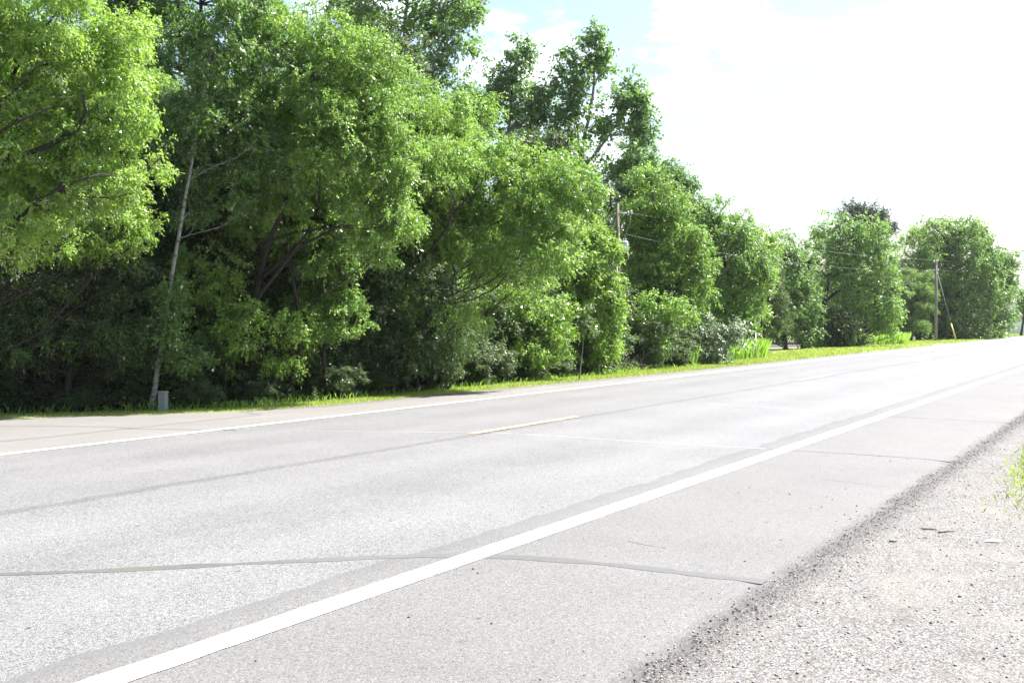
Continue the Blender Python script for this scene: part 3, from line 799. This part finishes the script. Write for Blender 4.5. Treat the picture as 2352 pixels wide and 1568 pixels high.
# --- deep wood behind (three kinds, copied)
def copy_tree(root, loc, rz, sx, sz):
    c = root.copy(); COL.objects.link(c)
    c.location = loc; c.rotation_euler = (0, 0, rz); c.scale = (sx, sx, sz)
    for ch in list(root.children):
        q = ch.copy(); COL.objects.link(q); q.parent = c
    return c
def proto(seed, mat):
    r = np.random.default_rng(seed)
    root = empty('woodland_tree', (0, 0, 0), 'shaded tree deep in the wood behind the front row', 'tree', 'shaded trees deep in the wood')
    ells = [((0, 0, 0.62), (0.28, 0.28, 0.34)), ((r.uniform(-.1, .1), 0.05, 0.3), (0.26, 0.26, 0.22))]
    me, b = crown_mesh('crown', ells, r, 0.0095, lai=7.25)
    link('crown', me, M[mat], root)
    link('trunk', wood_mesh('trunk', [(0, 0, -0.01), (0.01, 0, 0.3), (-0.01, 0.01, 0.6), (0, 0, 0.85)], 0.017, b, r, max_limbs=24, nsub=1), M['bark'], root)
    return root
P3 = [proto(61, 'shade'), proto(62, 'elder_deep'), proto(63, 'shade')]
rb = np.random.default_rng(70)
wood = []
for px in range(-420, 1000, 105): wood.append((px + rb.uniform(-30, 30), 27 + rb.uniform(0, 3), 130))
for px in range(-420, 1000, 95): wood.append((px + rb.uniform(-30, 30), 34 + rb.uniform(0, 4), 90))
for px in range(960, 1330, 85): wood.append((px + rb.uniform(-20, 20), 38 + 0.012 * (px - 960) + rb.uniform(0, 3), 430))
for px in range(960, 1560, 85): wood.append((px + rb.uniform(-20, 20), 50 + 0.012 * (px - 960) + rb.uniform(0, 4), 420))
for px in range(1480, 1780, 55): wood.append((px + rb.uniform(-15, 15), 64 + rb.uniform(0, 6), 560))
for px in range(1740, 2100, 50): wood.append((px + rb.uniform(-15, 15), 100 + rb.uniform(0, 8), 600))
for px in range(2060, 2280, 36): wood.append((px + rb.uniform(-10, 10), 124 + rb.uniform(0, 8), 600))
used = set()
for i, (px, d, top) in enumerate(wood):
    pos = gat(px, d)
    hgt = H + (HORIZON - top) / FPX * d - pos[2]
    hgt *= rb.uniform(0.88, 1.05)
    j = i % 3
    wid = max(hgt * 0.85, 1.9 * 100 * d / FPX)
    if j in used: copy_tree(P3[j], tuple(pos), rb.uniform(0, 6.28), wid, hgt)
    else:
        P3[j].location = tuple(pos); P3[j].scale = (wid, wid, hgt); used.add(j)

# --- understory shrubs along the foot of the wood
def shrub_proto(seed, mat, leaf, ratio=0.6, lai=6.52):
    r = np.random.default_rng(seed)
    root = empty('understory_shrub', (0, 0, 0), 'leafy understory shrub in the shade at the foot of the roadside wood', 'shrub', 'understory shrubs at the foot of the wood')
    me, b = crown_mesh('crown', [((0, 0, 0.55), (0.5, 0.45, 0.5))], r, leaf, lai=lai, ratio=ratio, nb=22, bough=(0.25, 0.42))
    link('crown', me, M[mat], root)
    mb = MB()
    for q in range(9):
        bb = b[r.integers(len(b))][0]
        mb.tube(limb_path((r.normal(0, .05), r.normal(0, .05), -0.03), bb, r, 6, -0.05), list(np.linspace(0.014, 0.005, 6)), 5, False)
    link('stem', mb.mesh('stem', True), M['bark'], root)
    return root
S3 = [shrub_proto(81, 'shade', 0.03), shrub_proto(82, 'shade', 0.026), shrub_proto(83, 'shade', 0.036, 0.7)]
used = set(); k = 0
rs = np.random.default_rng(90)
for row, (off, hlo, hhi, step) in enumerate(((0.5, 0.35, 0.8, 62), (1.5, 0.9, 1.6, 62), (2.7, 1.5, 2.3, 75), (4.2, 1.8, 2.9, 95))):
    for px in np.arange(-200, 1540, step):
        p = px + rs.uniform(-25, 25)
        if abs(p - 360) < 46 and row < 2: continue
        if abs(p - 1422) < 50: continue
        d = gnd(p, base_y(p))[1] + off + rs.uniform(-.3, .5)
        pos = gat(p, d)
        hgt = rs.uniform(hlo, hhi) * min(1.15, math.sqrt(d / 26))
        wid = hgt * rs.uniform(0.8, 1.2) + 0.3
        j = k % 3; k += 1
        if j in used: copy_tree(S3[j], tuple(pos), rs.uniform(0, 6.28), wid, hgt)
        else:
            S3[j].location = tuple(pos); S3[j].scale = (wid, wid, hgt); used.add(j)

tree('dogwood_shrub', 'pale whitish-green dogwood bush beside the tall grass', 1590, 47.0,
     [(1580, 765, 60, 45), (1640, 775, 45, 30), (1690, 770, 35, 25), (1570, 810, 55, 30), (1630, 805, 50, 25)], 7.0, 'dogwood', cat='shrub', group='roadside shrubs', seed=91, lai=5.80, r0=0.03, nsub=2)
tree('roadside_shrub', 'bright leafy shrub right of the transformer pole foot', 1500, 43.0,
     [(1490, 720, 30, 50), (1560, 720, 40, 40), (1500, 800, 40, 30)], 7.0, 'elder', cat='shrub', group='roadside shrubs', seed=92, lai=5.22, r0=0.03)

# ------------------------------------------------------------------ grass
def blades(name, P, h, w, r, mat, lean=0.35):
    n = len(P)
    a = r.uniform(0, 2 * np.pi, n); b = r.uniform(0, 2 * np.pi, n)
    Wd = np.stack([np.cos(a), np.sin(a), np.zeros(n)], 1) * (w / 2)[:, None]
    Ld = np.stack([np.cos(b), np.sin(b), np.zeros(n)], 1) * (h * lean * r.uniform(0.2, 1.4, n))[:, None]
    up = np.array([0, 0, 1.0])
    V = np.empty((n, 4, 3))
    V[:, 0] = P - Wd; V[:, 1] = P + Wd
    mid = P + up * (h * 0.6)[:, None] + Ld * 0.35
    V[:, 2] = mid + Wd * 0.7
    V[:, 3] = P + up * h[:, None] + Ld - Wd * 0.1
    V = V.reshape(-1, 3)
    T = np.repeat(r.uniform(0, 1, n), 4)
    o = link(name, np_mesh(name, V, np.arange(4 * n).reshape(-1, 4), attrs={'tint': T}), M[mat])
    return o
rg = np.random.default_rng(100)
def verge_points(n, s0, s1, lo, hi, pw=1.0):
    s = s0 + (s1 - s0) * rg.uniform(0, 1, n) ** pw
    a = np.array([interp(lo, q) for q in s]); b = np.array([interp(hi, q) for q in s])
    L = a + (b - a) * rg.uniform(0, 1, n)
    x, y = xy(s, L)
    return np.stack([x, y, np.interp(L, PL, PZ) + 0.005], 1), s
P, s = verge_points(60000, 8, 60, FAR_GRASS, FAR_TOP, 1.3)
dist = P[:, 1] / 25
g1 = stuff(blades('grass', P, rg.uniform(0.015, 0.05, len(P)) * dist, 0.012 * dist, rg, 'blade', 0.6))
# taller fringe at the top edge of the verge, against the dark wood
P, s = verge_points(6000, 8, 46, [(t[0], t[1] - 0.25) for t in FAR_TOP], [(t[0], t[1] + 0.5) for t in FAR_TOP], 1.2)
stuff(blades('grass', P, 0.04 + 0.16 * rg.uniform(0, 1, len(P)) ** 3, 0.014 * P[:, 1] / 25, rg, 'tall', 0.5))
# far verge and lawns
P, s = verge_points(26000, 58, 190, FAR_GRASS, [(0, 19.2), (400, 19.2)], 1.5)
stuff(blades('grass', P, rg.uniform(0.05, 0.12, len(P)), np.full(len(P), 0.05), rg, 'blade', 0.6))
def patch(px0, px1, d0, d1, n, hlo, hhi, w, mat='tall'):
    px = rg.uniform(px0, px1, n)
    d = np.interp(px, [px0, px1], [gnd(px0, d0[0])[1], gnd(px1, d0[1])[1]]) + d1 * rg.uniform(0, 1, n)
    x = (px - CX) / FPX * d
    _, L = sl(x, d)
    P = np.stack([x, d, np.interp(L, PL, PZ)], 1)
    return stuff(blades('tall_grass', P, rg.uniform(hlo, hhi, n), np.full(n, w), rg, mat, 0.35))
patch(1590, 1760, (842, 823), 5.0, 5000, 0.4, 0.95, 0.022)
patch(1955, 2085, (796, 791), 5.0, 3500, 0.5, 0.95, 0.04)
patch(1850, 1965, (801, 798), 3.0, 1200, 0.3, 0.6, 0.035)
# green patches on the near gravel, right edge
n = 11000
cs = rg.uniform(0, 1, n)
cl = np.array([(14.4, 0.98), (15.0, 1.12), (15.8, 1.2), (16.6, 1.24), (17.4, 1.28), (18.6, 1.36), (20.5, 1.4), (15, 0.6), (17, 0.6), (24, 1.3), (30, 1.2), (14.2, 0.5)])
ic = rg.integers(0, len(cl), n)
s_ = cl[ic, 0] + rg.normal(0, 0.7, n) * (1 + 0.06 * cl[ic, 0]); L_ = np.minimum(cl[ic, 1] + rg.normal(0, 0.13, n), 1.62)
x, y = xy(s_, L_)
stuff(blades('grass', np.stack([x, y, np.interp(L_, PL, PZ)], 1), rg.uniform(0.015, 0.06, n), np.full(n, 0.012), rg, 'blade', 0.9))

# low broad-leaved undergrowth where the verge meets the wood
n = 16000
s_ = 8 + 36 * rg.uniform(0, 1, n) ** 1.15
L_ = np.array([interp(FAR_TOP, q) for q in s_]) + 0.35 + 1.6 * rg.uniform(0, 1, n) ** 1.5
x, y = xy(s_, L_)
clump = 0.5 + 0.5 * np.sin(s_ * 2.3 + np.sin(s_ * 0.9) * 2)
z = np.interp(L_, PL, PZ) + rg.uniform(0, 1, n) ** 1.5 * (0.12 + 0.4 * clump) * (0.5 + 0.5 * np.clip((L_ - np.array([interp(FAR_TOP, q) for q in s_])), 0, 1))
Vq, Fq = leaf_quads(np.stack([x, y, z], 1), unit(rdir(rg, n) + np.array([0, -.3, -.1])), unit(rdir(rg, n) * 0.7 + np.array([0, 0, 1.0])), 0.075 * y / 25 * rg.uniform(.6, 1.3, n), 0.042 * y / 25 * np.ones(n))
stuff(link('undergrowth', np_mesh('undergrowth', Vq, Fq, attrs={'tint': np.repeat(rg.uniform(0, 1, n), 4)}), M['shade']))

# loose stones on the gravel and a few on the pavement
def stones(name, S, L, size, r, mat, lift):
    ico = np.array([(0, 0, 1), (.89, 0, .45), (.28, .85, .45), (-.72, .53, .45), (-.72, -.53, .45), (.28, -.85, .45),
                    (.72, .53, -.45), (-.28, .85, -.45), (-.89, 0, -.45), (-.28, -.85, -.45), (.72, -.53, -.45), (0, 0, -1)])
    tri = np.array([(0, 1, 2), (0, 2, 3), (0, 3, 4), (0, 4, 5), (0, 5, 1), (1, 6, 2), (2, 7, 3), (3, 8, 4), (4, 9, 5), (5, 10, 1),
                    (2, 6, 7), (3, 7, 8), (4, 8, 9), (5, 9, 10), (1, 10, 6), (11, 7, 6), (11, 8, 7), (11, 9, 8), (11, 10, 9), (11, 6, 10)])
    n = len(S)
    x, y = xy(S, L)
    C = np.stack([x, y, np.interp(L, PL, PZ) + lift + size * 0.22], 1)
    sc3 = np.stack([r.uniform(.7, 1.3, n), r.uniform(.6, 1.1, n), r.uniform(.4, .75, n)], 1) * size[:, None] * 0.5
    a = r.uniform(0, 6.28, n)
    v = ico[None] * sc3[:, None] * r.uniform(0.8, 1.2, (n, 12, 1))
    vx = v[..., 0] * np.cos(a)[:, None] - v[..., 1] * np.sin(a)[:, None]
    vy = v[..., 0] * np.sin(a)[:, None] + v[..., 1] * np.cos(a)[:, None]
    V = np.stack([vx, vy, v[..., 2]], -1) + C[:, None]
    F = (tri[None] + (np.arange(n) * 12)[:, None, None]).reshape(-1, 3)
    T = np.repeat(r.uniform(0, 1, n), 12)
    return stuff(link(name, np_mesh(name, V.reshape(-1, 3), F, True, {'tint': T}), mat))
k = NT('pebble'); a = k.new('ShaderNodeAttribute', attribute_name='tint').outputs['Fac']
M['pebble'] = k.principled(k.ramp(a, [(0, (0.06, 0.06, 0.065)), (0.1, (0.15, 0.14, 0.135)), (0.4, (0.30, 0.26, 0.225)), (0.65, (0.34, 0.28, 0.235)), (0.85, (0.36, 0.36, 0.37)), (1, (0.55, 0.52, 0.48))]), 0.75)
k = NT('tar_crumb'); a = k.new('ShaderNodeAttribute', attribute_name='tint').outputs['Fac']
M['crumb'] = k.principled(k.mix(a, (0.04, 0.04, 0.04, 1), (0.15, 0.145, 0.14, 1)), 0.8)
rp = np.random.default_rng(120)
n = 9000
s_ = 3.5 + 14 * rp.uniform(0, 1, n) ** 1.6; L_ = 2.25 - 3.6 * rp.uniform(0, 1, n) ** 1.2
stones('gravel', s_, L_, 0.005 + 0.018 * rp.uniform(0, 1, n) ** 5, rp, M['pebble'], 0.004)
n = 3800
s_ = 3.5 + 22 * rp.uniform(0, 1, n) ** 1.4; L_ = 2.07 + rp.normal(0, 0.06, n)
stones('gravel', s_, L_, 0.004 + 0.014 * rp.uniform(0, 1, n) ** 3, rp, M['crumb'], 0.010)
n = 6000
s_ = 3.5 + 26 * rp.uniform(0, 1, n) ** 1.5; L_ = 2.02 + rp.normal(0, 0.09, n)
stones('gravel', s_, L_, 0.004 + 0.012 * rp.uniform(0, 1, n) ** 3, rp, M['pebble'], 0.008)
n = 110
s_ = 3.5 + 12 * rp.uniform(0, 1, n) ** 1.3; L_ = 2.3 + 1.7 * rp.uniform(0, 1, n) ** 1.8
stones('gravel', s_, L_, 0.006 + 0.014 * rp.uniform(0, 1, n) ** 2, rp, M['crumb'], 0.012)

# ------------------------------------------------------------------ objects
# transformer pole
dP = 43.0
kP = dP / FPX
pb = gat(1423, dP)
top = at(1418, 467, dP); foot = pb
up_root = empty('utility_pole', tuple(pb), 'weathered wooden utility pole with a grey transformer and conduit in the trees', 'utility pole')
tp = top - pb
mb = MB(); mb.tube([(0, 0, -0.3), tuple(tp * 0.5 + np.array([0.01, 0, 0])), tuple(tp)], [0.075, 0.066, 0.056], 14)
link('pole', mb.mesh('pole', True), M['pole'], up_root)
def P2(px, py, q=0.0): return tuple(at(px, py, dP + q) - pb)
mb = MB(); mb.tube([P2(1417, 870, -0.09), P2(1417, 700, -0.09), P2(1417.5, 565, -0.08)], 0.024, 8)
for y in (590, 680, 760, 830): mb.tube([P2(1414.5, y, -0.09), P2(1426, y, -0.09)], 0.007, 5)
link('conduit', mb.mesh('conduit', True), M['conduit'], up_root)
tc = P2(1435.5, 567, -0.05)
tr = 0.115; th = 0.30
mb = MB(); mb.lathe([(tr * .93, -th / 2), (tr, -th / 2 + .02), (tr, th / 2 - .02), (tr * 0.97, th / 2)], tc, 20)
tx = link('transformer', mb.mesh('transformer', True), M['can'], up_root)
mb = MB(); mb.lathe([(tr * 1.05, th / 2), (tr * 1.05, th / 2 + .018), (tr * .8, th / 2 + .04), (tr * .3, th / 2 + .05)], tc, 20)
link('lid', mb.mesh('lid', True), M['can'], tx)
for q in (-0.05, 0.03):
    mb = MB(); mb.lathe([(.014, 0), (.026, .02), (.014, .04), (.024, .06), (.012, .085), (.006, .10)], (tc[0] + q, tc[1], tc[2] + th / 2 + .045), 10)
    link('bushing', mb.mesh('bushing', True), M['ceramic'], tx)
for zz in (0.07, -0.09):
    mb = MB(); mb.box((tc[0] + tr + 0.015, tc[1] - 0.03, tc[2] + zz), (0.05, 0.04, 0.045))
    link('terminal', mb.mesh('terminal', False, 0.004), M['can'], tx)
mb = MB()
for zz in (0.09, -0.09): mb.box((tc[0] - tr - 0.03, tc[1] + 0.03, tc[2] + zz), (0.10, 0.05, 0.04))
link('bracket', mb.mesh('bracket', False, 0.004), M['steel'], tx)
mb = MB(); mb.tube([P2(1442, 580, -.1), P2(1443, 594, -.1), P2(1438, 598, -.1), P2(1425, 600, -.1), P2(1418, 596, -.09), P2(1416, 572, -.09), P2(1414, 566, -.09)], 0.010, 6)
link('cable', mb.mesh('cable', True), M['conduit'], up_root)
mb = MB(); mb.tube([P2(1421, 489.5, -.03), P2(1434, 490, -.03), P2(1441, 489, -.03)], [0.028, 0.02, 0.016], 8)
link('bracket_arm', mb.mesh('bracket_arm', True), M['conduit'], up_root)
for (px, py) in ((1443, 489), (1450, 487)):
    mb = MB(); q = P2(px, py, -.03); mb.lathe([(.02, -.07), (.045, -.05), (.022, -.03), (.045, -.01), (.022, .01), (.045, .03), (.02, .05), (.012, .07)], q, 10)
    link('insulator', mb.mesh('insulator', True), M['ceramic'], up_root)
mb = MB(); mb.tube([P2(1449, 492, -.03), P2(1448, 508, -.03), P2(1443, 522, -.04), P2(1438, 536, -.05), P2(1434, 548, -.05)], 0.008, 5)
link('drop_wire', mb.mesh('drop_wire', True), M['wire'], up_root)
mb = MB()
for y in (482, 489, 497, 520): mb.tube([P2(1419.5, y, -0.02), P2(1419.5, y, -0.075)], 0.009, 6)
link('bolt', mb.mesh('bolt', True), M['steel'], up_root)

# far pole
dF = 104.0
fb = gat(2150, dF)
far_root = empty('utility_pole', tuple(fb), 'plain grey utility pole near the far end of the wood', 'utility pole')
ft = at(2150, 595, dF) - fb
mb = MB(); mb.tube([(0, 0, -0.4), tuple(ft * 0.5), tuple(ft)], [0.135, 0.115, 0.095], 12)
link('pole', mb.mesh('pole', True), M['grey_pole'], far_root)
def F2(px, py, q=0.0): return tuple(at(px, py, dF + q) - fb)
for (px, py) in ((2145.5, 600), (2155, 598), (2145.5, 620), (2155, 620)):
    mb = MB(); q = F2(px, py, -.1); mb.lathe([(.03, -.09), (.07, -.06), (.04, -.02), (.07, .02), (.03, .08)], q, 10)
    link('insulator', mb.mesh('insulator', True), M['ceramic'], far_root)
gr = empty('guy_wire', tuple(gat(2198, 103.0)), 'slanting guy wire with a yellow plastic guard beside the grey pole', 'guy wire')
gb = np.array(gr.location)
a, b2 = at(2152, 622, dF) - gb, np.array([0, 0, 0.0])
m_ = at(2184, 743, dF - .6) - gb
mb = MB(); mb.tube([tuple(a), tuple(m_), (0, 0, 0)], 0.022, 5); link('cable', mb.mesh('cable', True), M['dark_wire'], gr)
mb = MB(); mb.tube([tuple(m_), (0, 0, -0.1)], 0.065, 8); link('guard', mb.mesh('guard', True), M['yellow'], gr)

def wire(pix, label, rad):
    """pix: list of (px, py, depth)."""
    P = np.array([at(*p) for p in pix])
    t = np.linspace(0, 1, len(P)); tt = np.linspace(0, 1, 40)
    mb = MB()
    C = np.stack([np.interp(tt, t, P[:, i]) for i in range(3)], 1)
    for _ in range(6): C[1:-1] = (C[:-2] + 2 * C[1:-1] + C[2:]) / 4
    mb.tube(C, list(np.interp(tt, [0, 1], rad)), 5)
    tag(link('power_line', mb.mesh('power_line', True), M['wire']), label, 'power line', 'power lines between the poles')
def span(p0, p1, pix):
    """Depth that a straight span between two known ends has at each picture column."""
    out = []
    X0, X1 = at(*p0), at(*p1)
    for px, py in pix:
        u = (px - CX) / FPX
        t = (u * X0[1] - X0[0]) / ((X1[0] - X0[0]) - u * (X1[1] - X0[1]))
        out.append((px, py, X0[1] + t * (X1[1] - X0[1])))
    return [p0] + out + [p1]
wire(span((1421, 484, dP), (2146, 597, dF), [(1450, 489), (1493, 497), (1540, 508), (1600, 522), (1680, 540), (1804, 563), (1895, 577), (2010, 591)]), 'upper power line from the transformer pole to the grey pole', (0.003, 0.005))
wire(span((1436, 537, dP), (2146, 620, dF), [(1454, 542), (1493, 551), (1600, 572), (1700, 588), (1789, 600), (1895, 613), (2010, 620), (2090, 622)]), 'lower power line from the transformer pole to the grey pole', (0.003, 0.005))
wire(span((2154, 597, dF), (2480, 590, 190.0), [(2200, 602), (2260, 605), (2351, 607)]), 'upper power line running on past the grey pole', (0.004, 0.005))
wire(span((2154, 620, dF), (2480, 632, 190.0), [(2200, 624), (2260, 628), (2307, 631)]), 'lower power line running on past the grey pole', (0.004, 0.005))

# green utility pedestal beside the aspen
pd = gnd(375, 946); pdx = gat(374, pd[1] + 0.25)
pr = empty('utility_pedestal', tuple(pdx), 'grey-green utility pedestal box with an orange sticker at the foot of the aspen', 'utility box', None, R(-14))
kp = pdx[1] / FPX
w_ = 17.5 * kp; h_ = 47 * kp
mb = MB(); mb.box((0, 0, h_ * 0.44), (w_ * 1.02, w_, h_ * 0.92), 0.95); link('body', mb.mesh('body', False, 0.008), M['pedestal'], pr)
mb = MB(); mb.box((0, 0, h_ * 0.94), (w_ * 1.08, w_ * 1.08, h_ * 0.10), 0.98); link('lid', mb.mesh('lid', False, 0.008), M['pedestal'], pr)
mb = MB(); mb.box((w_ * 0.22, -w_ * 0.492, h_ * 0.82), (w_ * 0.42, 0.008, h_ * 0.09)); lb = link('sticker', mb.mesh('sticker'), M['sticker'], pr)
mb = MB()
for zz in (0.835, 0.815, 0.80): mb.box((w_ * 0.22, -w_ * 0.492 - 0.005, h_ * zz), (w_ * 0.30, 0.004, h_ * 0.008))
link('print', mb.mesh('print'), M['ink'], lb)

# orange marker and grey post
mk = gat(3615 * .5742, 92.0)
mo = empty('marker_post', tuple(mk), 'leaning orange marker post in the tall grass', 'marker post')
a = at(3625 * .5742, 1335 * .5742, 92) - mk
mb = MB(); mb.tube([(0, 0, -0.1), tuple(a * 0.8)], 0.05, 8); link('post', mb.mesh('post', True), M['orange'], mo)
mb = MB(); mb.tube([tuple(a * 0.8), tuple(a)], 0.065, 8); link('cap', mb.mesh('cap', True), M['yellow'], mo)
gp = gat(1737, 54.0)
go = empty('fence_post', tuple(gp), 'thin grey metal post at the end of the tall grass', 'post')
a = at(1735, 765, 54) - gp
mb = MB(); mb.tube([(0, 0, -0.1), tuple(a)], 0.032, 8); link('post', mb.mesh('post', True), M['steel'], go)
mb = MB(); mb.lathe([(0.036, 0), (0.036, 0.03), (0.02, 0.045)], tuple(a), 8); link('cap', mb.mesh('cap', True), M['steel'], go)

# milkweed on the verge
wp = gnd(722, 924)
wr = empty('milkweed_plant', tuple(wp), 'pale green milkweed plant standing on the edge of the grass verge', 'plant')
kw_ = wp[1] / FPX; r = np.random.default_rng(5)
mb = MB(); mb.tube([(0, 0, 0), (0.01, 0, 17 * kw_), (0.02, 0, 34 * kw_)], [0.012, 0.01, 0.006], 6); link('stem', mb.mesh('stem', True), M['weed'], wr)
Pn, Dn, Nn, ln = [], [], [], []
for i, zz in enumerate(np.linspace(3, 33, 9)):
    for q in (0, math.pi):
        an = q + i * math.pi / 2 + 0.3
        Pn.append((0.012, 0, zz * kw_)); Dn.append(unit(np.array([math.cos(an), math.sin(an), 0.45 + 0.05 * i]))); Nn.append(unit(np.array([-math.cos(an) * .4, -math.sin(an) * .4, 1])))
        ln.append((15 - i * 0.8) * kw_)
V, F = leaf_quads(np.array(Pn), np.array(Dn), np.array(Nn), np.array(ln), np.array(ln) * 0.42)
link('foliage', np_mesh('foliage', V, F, attrs={'tint': r.uniform(0, 1, len(V))}), M['weed'], wr)

# saplings in the dark: thin pale stems
def sapling(px, d, px2, py2, label, rad=0.018, seed=1):
    r = np.random.default_rng(seed)
    b = gat(px, d); root = empty('sapling', tuple(b), label, 'sapling', 'thin saplings at the foot of the wood')
    tpt = at(px2, py2, d + 0.1) - b
    me, bo = crown_mesh('crown', [(tuple(tpt), (0.25, 0.25, 0.4))], r, 7 * d / FPX, lai=1.1, nb=9)
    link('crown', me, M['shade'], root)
    link('trunk', wood_mesh('trunk', [(0, 0, -.05), tuple(tpt * 0.5 + r.normal(0, .03, 3)), tuple(tpt)], rad, bo, r, max_limbs=7, nsub=1), M['sapling_bark'], root)
sapling(620, 25.6, 642, 830, 'thin pale sapling leaning right, in the shade left of the milkweed', 0.02, 1)
sapling(516, 25.2, 518, 800, 'thin straight sapling in the dark, right of the pedestal', 0.013, 2)
sapling(1330, 34.5, 1345, 740, 'pale broken sapling left of the transformer pole', 0.022, 5)

# dead brush at the foot of the pole
db = gat(1412, 41.2)
mb = MB(); r = np.random.default_rng(8)
for i in range(60):
    a = np.array([r.uniform(-0.7, 0.9), r.uniform(-.3, .3), 0]); e = a + np.array([r.normal(0, .3), r.normal(0, .2), r.uniform(.15, .75)])
    mb.tube(limb_path(a, e, r, 4, -0.05), [0.009, 0.007, 0.005, 0.003], 4, False)
o = link('dead_brush', mb.mesh('dead_brush'), M['wood_dead']); o.location = tuple(db)
tag(o, 'tangle of bare dead twigs around the foot of the transformer pole', 'brush')

# litter and twigs on the near gravel
lp = gnd(2280, 1246)
o = link('litter', MB().add([(-.07, 0, 0), (-.02, -.022, .004), (.05, -.018, .0), (.075, 0, .008), (.03, .022, .014), (-.03, .02, .010), (0, 0, .022)],
        [(0, 1, 6), (1, 2, 6), (2, 3, 6), (3, 4, 6), (4, 5, 6), (5, 0, 6), (5, 4, 3, 2, 1, 0)]).mesh('litter'), M['paper'])
o.location = tuple(lp + np.array([0, 0, 0.012])); tag(o, 'scrap of white litter lying on the gravel verge', 'litter')
for i, (x0, y0, x1, y1, lab) in enumerate(((2115, 1217, 2152, 1219, 'dark twig lying on the gravel, middle one of three'), (2040, 1246, 2062, 1247, 'short dark twig on the gravel nearest the pavement edge'), (2150, 1225, 2195, 1222, 'bent dark twig on the gravel right of the other twigs'))):
    a, b = gnd(x0, y0), gnd(x1, y1)
    mb = MB(); r = np.random.default_rng(200 + i)
    mid = (a + b) / 2; pts = [p - mid + np.array([0, 0, 0.014]) + np.array([*r.normal(0, .008, 2), 0]) for p in (a, a * .7 + b * .3, a * .35 + b * .65, b)]
    mb.tube(pts, [.006, .007, .006, .003], 5)
    o = link('twig', mb.mesh('twig', True), M['wood_dead']); o.location = tuple(mid)
    tag(o, lab, 'twig', 'twigs on the gravel verge')

# white house far off at the right edge
hb = gat(2336, 165.0)
hr = empty('house', tuple(hb), 'white house barely showing beyond the lawn at the right edge', 'house', None, R(-20))
mb = MB(); mb.box((2.0, 0, 1.2), (8.0, 5.0, 2.4)); link('wall', mb.mesh('wall'), M['house'], hr)
mb = MB(); mb.add([(-2.3, -2.8, 2.4), (6.3, -2.8, 2.4), (6.3, 2.8, 2.4), (-2.3, 2.8, 2.4), (-2.3, 0, 3.9), (6.3, 0, 3.9)],
                  [(0, 1, 5, 4), (2, 3, 4, 5), (1, 2, 5), (3, 0, 4), (3, 2, 1, 0)]); link('roof', mb.mesh('roof'), M['shingle'], hr)

# ------------------------------------------------------------------ summer haze
k = NT('summer_haze')
pv = k.n.new('ShaderNodeVolumePrincipled')
pv.inputs['Color'].default_value = (0.92, 0.96, 1.0, 1); pv.inputs['Density'].default_value = 0.00013; pv.inputs['Anisotropy'].default_value = 0.35
k.l.new(pv.outputs[0], k.out.inputs['Volume'])
mb = MB(); mb.box((60, 120, 9), (900, 900, 30))
stuff(link('haze', mb.mesh('haze'), k.m))
